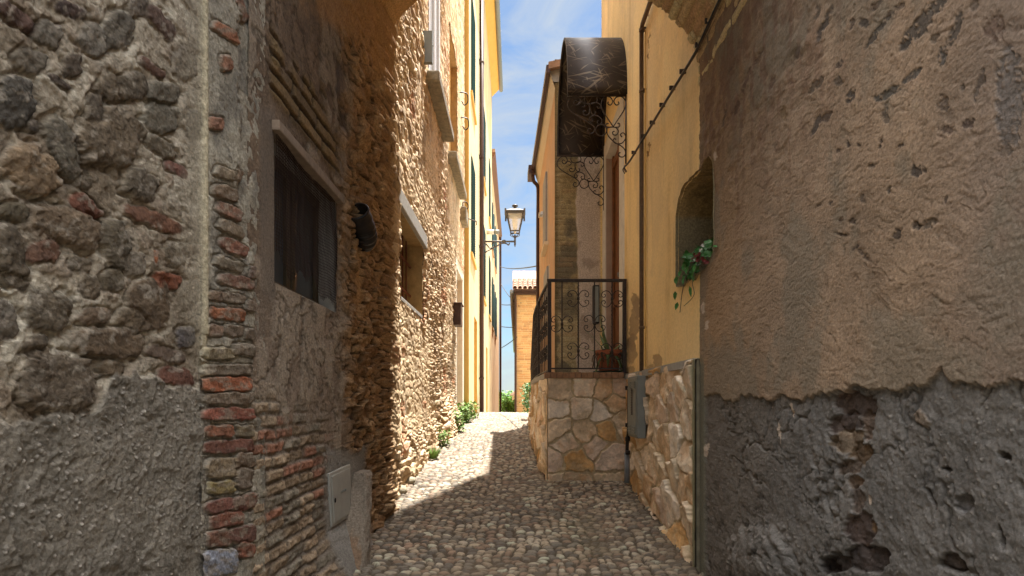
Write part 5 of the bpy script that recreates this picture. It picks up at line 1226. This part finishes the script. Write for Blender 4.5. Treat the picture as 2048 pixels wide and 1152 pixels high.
# ================================================================== STREET LANTERN
ln = thing('street_lantern', (XY, 16.4, 4.7), 'old-style glazed street lantern on a scrolled iron wall bracket above the lane', 'street lantern')
def lantern():
    Y = 16.4; k = Y / F
    W = lambda px, py, dy=0: Vector(((px - VX) * k, Y + dy, (VY - py) * k))
    b = MB(); b.tube([W(957, 483), W(1029, 483)], .028, 8); b.lathe(W(1008, 483) - Vector((0, 0, .05)), [(0, 0), (.05, .01), (.055, .05), (.05, .09), (0, .1)], 10)
    b.build('arm', M['lampiron'], ln, smooth=True)
    b = MB()
    b.tube(smooth_path([W(974, 502), W(968, 507), W(961, 503), W(958, 495), W(961, 488), W(967, 485), W(974, 490), W(980, 496), W(992, 493), W(1003, 487), W(1012, 487), W(1017, 490), W(1019, 486)], 6), .02, 6)
    b.tube(smooth_path([W(962, 506), W(975, 502), W(986, 496), W(990, 489), W(986, 486), W(983, 489)], 6), .016, 6)
    b.lathe(W(966, 494) - Vector((0, 0, .09)), [(0, 0), (.06, .03), (.08, .09), (.06, .15), (0, .18)], 12)
    b.bar(W(957.5, 480), W(957.5, 512), .03, .08, (0, 1, 0)); b.tube([W(1030, 470), W(1030, 489), W(1030, 494)], [.028, .03, .008], 8)
    b.build('scroll_brace', M['lampiron'], ln, smooth=True)
    c = W(1030, 483); cx, cy = c.x, c.y; z = lambda py: (VY - py) * k
    # cage
    wt, wb = .235, .125; zt, zb = z(430), z(464)
    b = MB()
    for sx in (-1, 1):
        for sy in (-1, 1):
            b.bar((cx + sx * wt, cy + sy * wt, zt), (cx + sx * wb, cy + sy * wb, zb), .03, .03, (0, 1, 0))
            b.tube(smooth_path([(cx + sx * wb, cy + sy * wb, zb), (cx + sx * (wb + .01), cy + sy * (wb + .01), zb - .06), (cx + sx * .07, cy + sy * .07, z(472)), (cx + sx * .015, cy + sy * .015, z(475))], 4), .012, 5)
    for w_, zz, t in ((wt + .01, zt, .05), (wb + .005, zb, .035)):
        for s_ in (-1, 1):
            b.bar((cx - w_, cy + s_ * w_, zz), (cx + w_, cy + s_ * w_, zz), .03, t); b.bar((cx + s_ * w_, cy - w_, zz), (cx + s_ * w_, cy + w_, zz), .03, t)
    b.build('cage', M['lampiron'], ln)
    b = MB(); w1_, w2_ = wt - .012, wb - .01
    v = [(cx + sx * w1_, cy + sy * w1_, zt) for sx, sy in ((-1, -1), (1, -1), (1, 1), (-1, 1))] + [(cx + sx * w2_, cy + sy * w2_, zb) for sx, sy in ((-1, -1), (1, -1), (1, 1), (-1, 1))]
    b.add(v, [(0, 1, 5, 4), (1, 2, 6, 5), (2, 3, 7, 6), (3, 0, 4, 7)]); b.build('glass_panes', M['lampglass'], ln)
    b = MB(); b.lathe((cx, cy, 0), [(.03, zb - .05), (.05, zb + .05), (.07, zb + .2), (.085, zt - .12), (.06, zt - .04), (0, zt - .03)], 12); b.build('bulb', M['bulb'], ln, smooth=True)
    # hood
    b = MB(); h1, h2_, h3 = wt + .045, .13, .09
    lv = [(h1, zt + .03), (h1, zt + .06), (.15, z(421)), (.13, z(420)), (.13, z(419)), (.05, z(417.5))]
    vs_ = [(cx + sx * w_, cy + sy * w_, zz) for w_, zz in lv for sx, sy in ((-1, -1), (1, -1), (1, 1), (-1, 1))]
    fs = [(i * 4 + j, i * 4 + (j + 1) % 4, i * 4 + 4 + (j + 1) % 4, i * 4 + 4 + j) for i in range(len(lv) - 1) for j in range(4)] + [(3, 2, 1, 0)]
    b.add(vs_, fs)
    for sx in (-1, 1):
        for sy in (-1, 1): b.box(cx + sx * h1 - .025, cx + sx * h1 + .025, cy + sy * h1 - .025, cy + sy * h1 + .025, zt - .09, zt + .10)
    b.build('hood', M['lampiron'], ln)
    b = MB(); b.lathe((cx, cy, 0), [(.055, z(419)), (.045, z(415)), (.05, z(414)), (.095, z(412.5)), (.09, z(411)), (.05, z(409.5)), (0, z(409))], 14); b.build('finial', M['lampiron'], ln, smooth=True)
M['lampiron'] = mat('lamp_iron', (.085, .075, .068), rough=.5, metal=.3, var=.2)
M['bulb'] = mat('unlit_bulb', (.7, .62, .5), rough=.35, var=0)
gm = bpy.data.materials.new('lamp_glass'); gm.use_nodes = True; M['lampglass'] = gm
nt = gm.node_tree; b_ = nt.nodes['Principled BSDF']; b_.inputs['Base Color'].default_value = (.95, .88, .78, 1); b_.inputs['Roughness'].default_value = .15; b_.inputs['Alpha'].default_value = .38
lantern()

# ================================================================== ORANGE HOUSE BEHIND THE LANDING
oh = thing('orange_house', (.8, 8.8, -.6), 'orange plastered house behind the landing with a stained stone end wall and brown gutter', 'house')
def stained_front():
    X = np.arange(.525, 1.16, .006); Z = np.concatenate([np.arange(.2, 3.3, .008), np.arange(3.3, 4.5, .03)])
    ZZ, XX = np.meshgrid(Z, X, indexing='ij'); Y = 7.27
    px = VX + F * XX / Y; py = VY - F * ZZ / Y
    n1 = fbm(XX * 5, ZZ * 5, 5, 191); n2 = fbm(XX * 26, ZZ * 26, 4, 192)
    d = 1155 + (fbm(py / 40, py * 0, 3, 193) - .5) * 14
    rt = ss(-2, 2, px - d)
    e, r0, r1, r2 = brick(XX + (n1 - .5) * .02, ZZ + (n1 - .5) * .03, .07, .24, 194)
    bm = ss(.003, .014, e)
    cL = full(lin((160, 140, 100), .9), XX.shape) * (.7 + .6 * n2)[..., None]
    cL = mixc(cL, full(lin((186, 168, 128), .9), XX.shape), ss(1.7, 1.2, ZZ) * .7)
    cL = mixc(cL, full(lin((96, 88, 72), .9), XX.shape), ss(.46, .6, fbm(XX * 4, ZZ * 3, 4, 195)) * .75 * ss(3.3, 2.6, np.abs(ZZ - .4)))
    cL = mixc(cL, full(lin((176, 140, 100), .9), XX.shape), (r0 > .9) * bm * .3)
    hL = .005 * bm + .02 * (n1 - .5) + .008 * (n2 - .5)
    cR = full(lin((196, 178, 160), .92), XX.shape) * (.88 + .24 * n1)[..., None]
    cR = mixc(cR, full(lin((150, 130, 112), .9), XX.shape), ss(.58, .7, fbm(XX * 6 + 3, ZZ * 4, 4, 196)) * .6)
    hR = .02 + .005 * (n1 - .5)
    h = hL * (1 - rt) + hR * rt; C = mixc(cL, cR, rt)
    ed = ss(1198, 1202, px); C = mixc(C, full(lin((226, 200, 140), .9), XX.shape), ed)
    oe = ss(1118, 1112, px + (n1 - .5) * 6) * .7; C = mixc(C, full(lin((110, 92, 56), .9), XX.shape), oe)
    sheet('stained_end_wall', np.stack([XX, Y - h, ZZ], -1), M['relief'], oh, C)
stained_front()
OW = [(8.35, 8.95, 2.4, 3.5), (8.1, 8.8, 1.25, 2.0)]
oa, ob = (.53, 7.27), (.455, 10.4)
b = MB(); b.add([(oa[0], oa[1], -1), (ob[0], ob[1], -1), (ob[0], ob[1], 4.25), (oa[0], oa[1], 4.4)], [(0, 3, 2, 1)]); b.build('lane_wall', M['orangeplaster'], oh)
b = MB(); b.add([(ob[0], ob[1], -1), (4.5, ob[1], -1), (4.5, ob[1], 4.25), (ob[0], ob[1], 4.25)], [(0, 3, 2, 1)]); b.build('far_wall', M['orangeplaster'], oh)
b = MB(); b.add([(oa[0] - .02, 7.262, 4.2), (1.16, 7.262, 4.2), (1.16, 7.262, 4.6), (oa[0] - .12, 7.262, 4.36)], [(0, 1, 2, 3)]); b.build('gable', M['concrete'], oh)
b = MB(); za = 4.34
b.add([(.44, 7.2, za - .0), (.31, 10.5, za), (4.6, 10.5, za + .9), (4.6, 7.2, za + .9), (.44, 7.2, za + .09), (.31, 10.5, za + .09), (4.6, 10.5, za + 1), (4.6, 7.2, za + 1)],
      [(0, 1, 2, 3), (4, 7, 6, 5), (0, 4, 5, 1), (0, 3, 7, 4), (1, 5, 6, 2), (2, 6, 7, 3)]); b.build('roof', M['tile'], oh)
b = MB(); b.add([(oa[0] - .002, 7.24, 4.1), (ob[0] - .002, 10.42, 4.05), (.36, 10.42, 4.32), (.46, 7.24, 4.32)], [(0, 1, 2, 3)]); b.build('soffit_cove', M['cream'], oh)
b = MB(); b.bar((.435, 7.2, 4.34), (.33, 10.2, 4.30), .05, .1); b.bar((.31, 10.15, 4.26), (.30, 10.55, 4.26), .12, .16); b.build('gutter', M['brownpipe'], oh)
b = MB(); b.tube(smooth_path([(.33, 10.25, 4.22), (.35, 10.3, 4.1), (.42, 10.33, 4.02), (.435, 10.35, 3.85), (.43, 10.36, 3.0), (.43, 10.36, -.5)], 6), .035, 8); b.build('downpipe', M['brownpipe'], oh, smooth=True)
def ox(y): return oa[0] + (ob[0] - oa[0]) * (y - oa[1]) / (ob[1] - oa[1])
for (y0, y1, z0, z1) in OW:
    b = MB(); b.bar((ox(y0) - .006, y0, (z0 + z1) / 2), (ox(y1) - .006, y1, (z0 + z1) / 2), .012, z1 - z0); wn = b.build('window', M['cream'], oh)
    b = MB(); b.bar((ox(y0) - .03, y0 - .06, z0 - .03), (ox(y1) - .03, y1 + .06, z0 - .03), .07, .05); b.build('sill', M['cream'], wn)
    for (a, c) in ((y0 + .02, (y0 + y1) / 2 - .01), ((y0 + y1) / 2 + .01, y1 - .02)):
        b = MB(); b.bar((ox(a) - .026, a, (z0 + z1) / 2), (ox(c) - .026, c, (z0 + z1) / 2), .025, z1 - z0 - .04); b.build('shutter', M['greyshutter'], wn)
o = thing('wall_lamp', (.47, 8.8, 3.0), 'small white lamp on the orange house wall', 'wall lamp')
MB().box(ox(8.9) - .08, ox(8.9), 8.85, 8.98, 2.98, 3.04).build('housing', M['white'], o, bevel=.01)
MB().box(ox(8.9) - .11, ox(8.9) - .082, 8.87, 8.96, 2.96, 3.03).build('lamp_head', M['cream'], o, bevel=.006)

# ================================================================== FAR BRICK HOUSE, ROOFS, TREES
bh = thing('brick_house', (1.5, 22, -1), 'brick house with clay tiled eaves beyond the crest of the lane', 'house')
def brickhouse():
    X = np.concatenate([np.arange(.05, 1.6, .012), [5]]); Z = np.arange(-2.5, 4.36, .02)
    ZZ, XX = np.meshgrid(Z, X, indexing='ij')
    n1 = fbm(XX * 1.5, ZZ * 1.5, 5, 201); n2 = fbm(XX * 12, ZZ * 12, 3, 202)
    e, r0, r1, r2 = brick(XX, ZZ, .075, .28, 203); bm = ss(.002, .012, e)
    C = mixc(full(lin((222, 174, 112), .85), XX.shape), full(lin((206, 142, 84), .85), XX.shape), r0) * (.85 + .3 * r1)[..., None]
    C = mixc(C, full(lin((170, 106, 64), .85), XX.shape), (r2 > .9) * .7)
    C = mixc(full(lin((224, 196, 146), .85), XX.shape), C, bm * .8) * (.8 + .4 * n1)[..., None]
    h = .01 * bm
    sheet('brick_front', np.stack([XX, 22 - h, ZZ], -1), M['plaster'], bh, C)
    b = MB(); b.add([(.05, 22, -2.5), (.05, 48, -5), (.05, 48, 4.3), (.05, 22, 4.3)], [(0, 1, 2, 3)]); b.build('side_wall', M['brickplain'], bh)
    b = MB(); b.box(-.05, 5, 21.75, 22, 4.30, 4.38); b.box(-.02, 5, 21.85, 22, 4.2, 4.30); b.build('cornice', M['brownpipe'], bh)
    b = MB()
    i = 0; x = 0.0
    while x < 2.4:
        for r_ in range(5):
            y = 21.66 + r_ * .33; z = 4.42 + r_ * .14
            P = []
            for a in range(7):
                th = math.pi * a / 6; P.append((x + .085 * math.cos(th), z + .085 * math.sin(th)))
            vs_ = [(px_, y, pz) for px_, pz in P] + [(px_, y + .42, pz + .14) for px_, pz in P]
            vi = [(x + (px_ - x) * .8, y, z + (pz - z) * .8) for px_, pz in P]
            b.add(vs_ + vi, [(k, k + 1, k + 8, k + 7) for k in range(6)] + [(k, 14 + k, 15 + k, k + 1) for k in range(6)])
        x += .2
    b.build('roof_tiles', M['tile2'], bh)
    b = MB(); b.add([(-.1, 21.7, 4.39), (5, 21.7, 4.39), (5, 26, 6.1), (-.1, 26, 6.1), (-.1, 48, 4.4), (5, 48, 4.4)], [(0, 1, 2, 3), (3, 2, 5, 4)]); b.build('roof', M['tile'], bh)
    b = MB(); b.tube([(-.14, 21.7, 4.30), (-.08, 48, 4.2)], .07, 8); b.bar((-.03, 21.8, 4.33), (-.0, 48, 4.22), .16, .04); b.build('gutter', M['greypipe'], bh)
    b = MB(); b.tube([(-.0, 21.9, 4.25), (.02, 21.93, 3.9), (.02, 21.93, -2)], .045, 8); b.build('downpipe', M['brownpipe'], bh)
M['tile2'] = mat('pale_clay_tile', tuple(lin((190, 150, 128), .6)), var=.3, vscale=5)
M['brickplain'] = mat('far_brick', tuple(lin((206, 156, 104), .85)), var=.2, vscale=8)
brickhouse()
fh = thing('distant_house', (-.1, 46, -2), 'distant house with a low clay roof beside the trees', 'house')
b = MB(); b.box(-.25, 4, 46.2, 52, -5, .45); b.build('wall', M['cream'], fh)
b = MB(); b.add([(-.5, 46, .4), (4.2, 46, .4), (4.2, 49, 1.3), (.6, 49, 1.3), (-.5, 52, .4), (4.2, 52, .4)], [(0, 1, 2, 3), (3, 2, 5, 4), (0, 3, 4)]); b.build('roof', M['tile'], fh)

def tree(name, x, y, zb, h, r, n, seed, label, leaf=.16):
    r2 = random.Random(seed)
    t = thing(name, (x, y, zb), label, 'tree', 'trees beyond the crest of the lane')
    b = MB(); b.tube(smooth_path([(x, y, zb), (x + .1, y, zb + h * .3), (x - .05, y + .1, zb + h * .6), (x, y, zb + h * .9)], 4), [.14 * (1 - .8 * i / 12) for i in range(13)], 7)
    for k in range(7):
        a = r2.uniform(0, 6.28); z0 = zb + h * r2.uniform(.3, .7)
        b.tube([(x, y, z0), (x + r * .4 * math.cos(a), y + r * .4 * math.sin(a), z0 + h * .12), (x + r * .75 * math.cos(a), y + r * .75 * math.sin(a), z0 + h * .2)], [.06, .04, .015], 5)
    b.build('trunk', M['bark'], t, smooth=True)
    cl = []
    for k in range(16):
        a = r2.uniform(0, 6.28); u = r2.uniform(.2, .85)
        cl.append((x + r * u * math.cos(a), y + r * u * math.sin(a), zb + h * r2.uniform(.42, .92), r * r2.uniform(.28, .45)))
    b = MB()
    for k in range(n):
        cx, cy, cz, cr_ = r2.choice(cl)
        while True:
            v = Vector((r2.uniform(-1, 1), r2.uniform(-1, 1), r2.uniform(-1, 1)))
            if .3 < v.length < 1: break
        p_ = Vector((cx, cy, cz)) + v * cr_
        leafquad(b, p_, (r2.uniform(-1, 1), r2.uniform(-1, 1), r2.uniform(-.6, .4)), (r2.uniform(-.5, .5), r2.uniform(-.5, .5), 1), leaf * r2.uniform(.3, .6), leaf * r2.uniform(.7, 1.2))
    b.build('crown', M['treeleaf'], t)
tree('broadleaf_tree', -.55, 38, -3.4, 3.6, .95, 2600, 1, 'bright green leafy tree at the left beside the peach house', .14)
tree('broadleaf_tree', .05, 41, -3.8, 3.9, .9, 2600, 2, 'bright green leafy tree nearest the brick house downpipe', .14)
tree('broadleaf_tree', -.9, 60, -4.6, 5.6, 2.0, 3000, 3, 'tall darker tree rising behind the two bright ones', .26)
tree('broadleaf_tree', .9, 75, -5, 5.8, 2.6, 3000, 4, 'farthest rounded tree below the hill line', .3)

# creeper by the foot of the landing, far right
cp = thing('wall_creeper', (.33, 11.6, -.3), 'dark leafy creeper on the corner beside the end of the railing', 'plant')
r2 = random.Random(4); b = MB()
for k in range(420):
    t = r2.random(); p_ = Vector((.30 + r2.gauss(0, .05), 11.6 + r2.uniform(-.2, .3), -.25 + .62 * t)); p_.x += -.06 * math.sin(t * 3.1)
    leafquad(b, p_, (r2.uniform(-1, .5), r2.uniform(-1, .3), r2.uniform(-1, .3)), (-.5, -.5, .6), .017, .045)
b.build('leaves', M['leaf'], cp)
b = MB(); b.tube([(.33, 11.6, -.45), (.3, 11.6, 0), (.32, 11.62, .35)], .012, 5); b.build('stem', M['bark'], cp)

# weeds along the left wall
def weed(x, y, h, r, n, seed, label, grassy=False, m='weed'):
    r2 = random.Random(seed); z = ghf(y) + .0
    t = thing('weed_clump', (x, y, z), label, 'weed', 'weeds along the foot of the stone wall')
    b = MB(); s_ = MB()
    for k in range(n):
        a = r2.uniform(0, 6.28); rr = r * math.sqrt(r2.random()); zz = r2.random() ** 1.3 * h
        p_ = Vector((x + rr * math.cos(a) * .7 + .02, y + rr * math.sin(a), z + zz * .85))
        if grassy: leafquad(b, (x + rr * .4 * math.cos(a), y + rr * .4 * math.sin(a), z), (math.cos(a) * .7, math.sin(a) * .7, 1.1), (math.cos(a), math.sin(a), -.5), .006, h * r2.uniform(.6, 1.1))
        else: leafquad(b, p_, (r2.uniform(-1, 1), r2.uniform(-1, 1), r2.uniform(-.3, .9)), (0, 0, 1), h * .07, h * .2)
        if k % 6 == 0 and not grassy: s_.tube([(x, y, z), tuple(p_)], .003, 4, False)
    b.build('leaves', M[m], t)
    if not grassy: s_.build('stalks', M['bark'], t)
def wx(px, Y): return (px - VX) * Y / F
weed(wx(866, 6.8), 6.75, .17, .13, 130, 1, 'grassy tuft at the wall foot between cobbles and plaster', True)
weed(wx(826, 5.9), 5.75, .12, .07, 60, 2, 'smallest green sprout beside the loose stone')
weed(wx(884, 7.6), 7.7, .26, .12, 110, 3, 'leafy weed growing under the bulging stones')
weed(wx(907, 9.2), 9.2, .38, .22, 220, 4, 'yellow green weed where the stone wall nears the door')
weed(wx(925, 10.9), 10.9, .42, .26, 260, 5, 'tall pale leafed weed beside the door threshold')
weed(wx(935, 11.9), 12.0, .4, .3, 220, 6, 'dark green weed at the corner of the yellow house')
r2 = random.Random(2)
def rock(x, y, r, label):
    n = 10; vs_ = []
    m = 7
    b = MB(); b.lathe((x, y, ghf(y) + r * .35), [(r * math.sin(math.pi * i / m) * 1.15 + .0001, -r * .7 * math.cos(math.pi * i / m)) for i in range(m + 1)], 12)
    b.v = [(v[0] + r2.uniform(-1, 1) * r * .08, v[1] + r2.uniform(-1, 1) * r * .08, v[2] + r2.uniform(-1, 1) * r * .06) for v in b.v]
    tag(b.build('loose_stone', M['stone'], None, smooth=True), label, 'stone', 'loose stones at the wall foot')
rock(wx(822, 5.6), 5.5, .06, 'rounded loose stone just below the smallest sprout')
rock(wx(800, 5.2), 5.15, .07, 'larger loose stone at the end of the shaded wall')

# ================================================================== OVERHEAD CABLES
def cableobj(a, c, sag, label, r=.018):
    a = Vector(a); c = Vector(c); pts = []
    for i in range(17):
        t = i / 16; p_ = a.lerp(c, t); p_.z -= sag * 4 * t * (1 - t); pts.append(p_)
    b = MB(); b.tube(pts, r, 5); tag(b.build('overhead_cable', M['cable'], None), label, 'cable', 'cables across the end of the lane')
def PW(px, py, Y): return ((px - VX) * Y / F, Y, (VY - py) * Y / F)
cableobj(PW(1000, 533, 27), PW(1080, 531, 10.4), .08, 'topmost cable crossing the lane to the orange house', .014)
cableobj(PW(1002, 568, 30), PW(1038, 612, 21.9), .1, 'cable slanting down to the corner of the brick house')
cableobj(PW(1002, 609, 30), PW(1042, 606, 21.95), .05, 'level cable reaching the brick wall under the roof')
cableobj(PW(1002, 653, 30), PW(1050, 652, 21.95), .05, 'level cable halfway down the brick wall')
cableobj(PW(1002, 696, 30), PW(1034, 674, 21.9), .03, 'lowest cable rising towards the brick house')
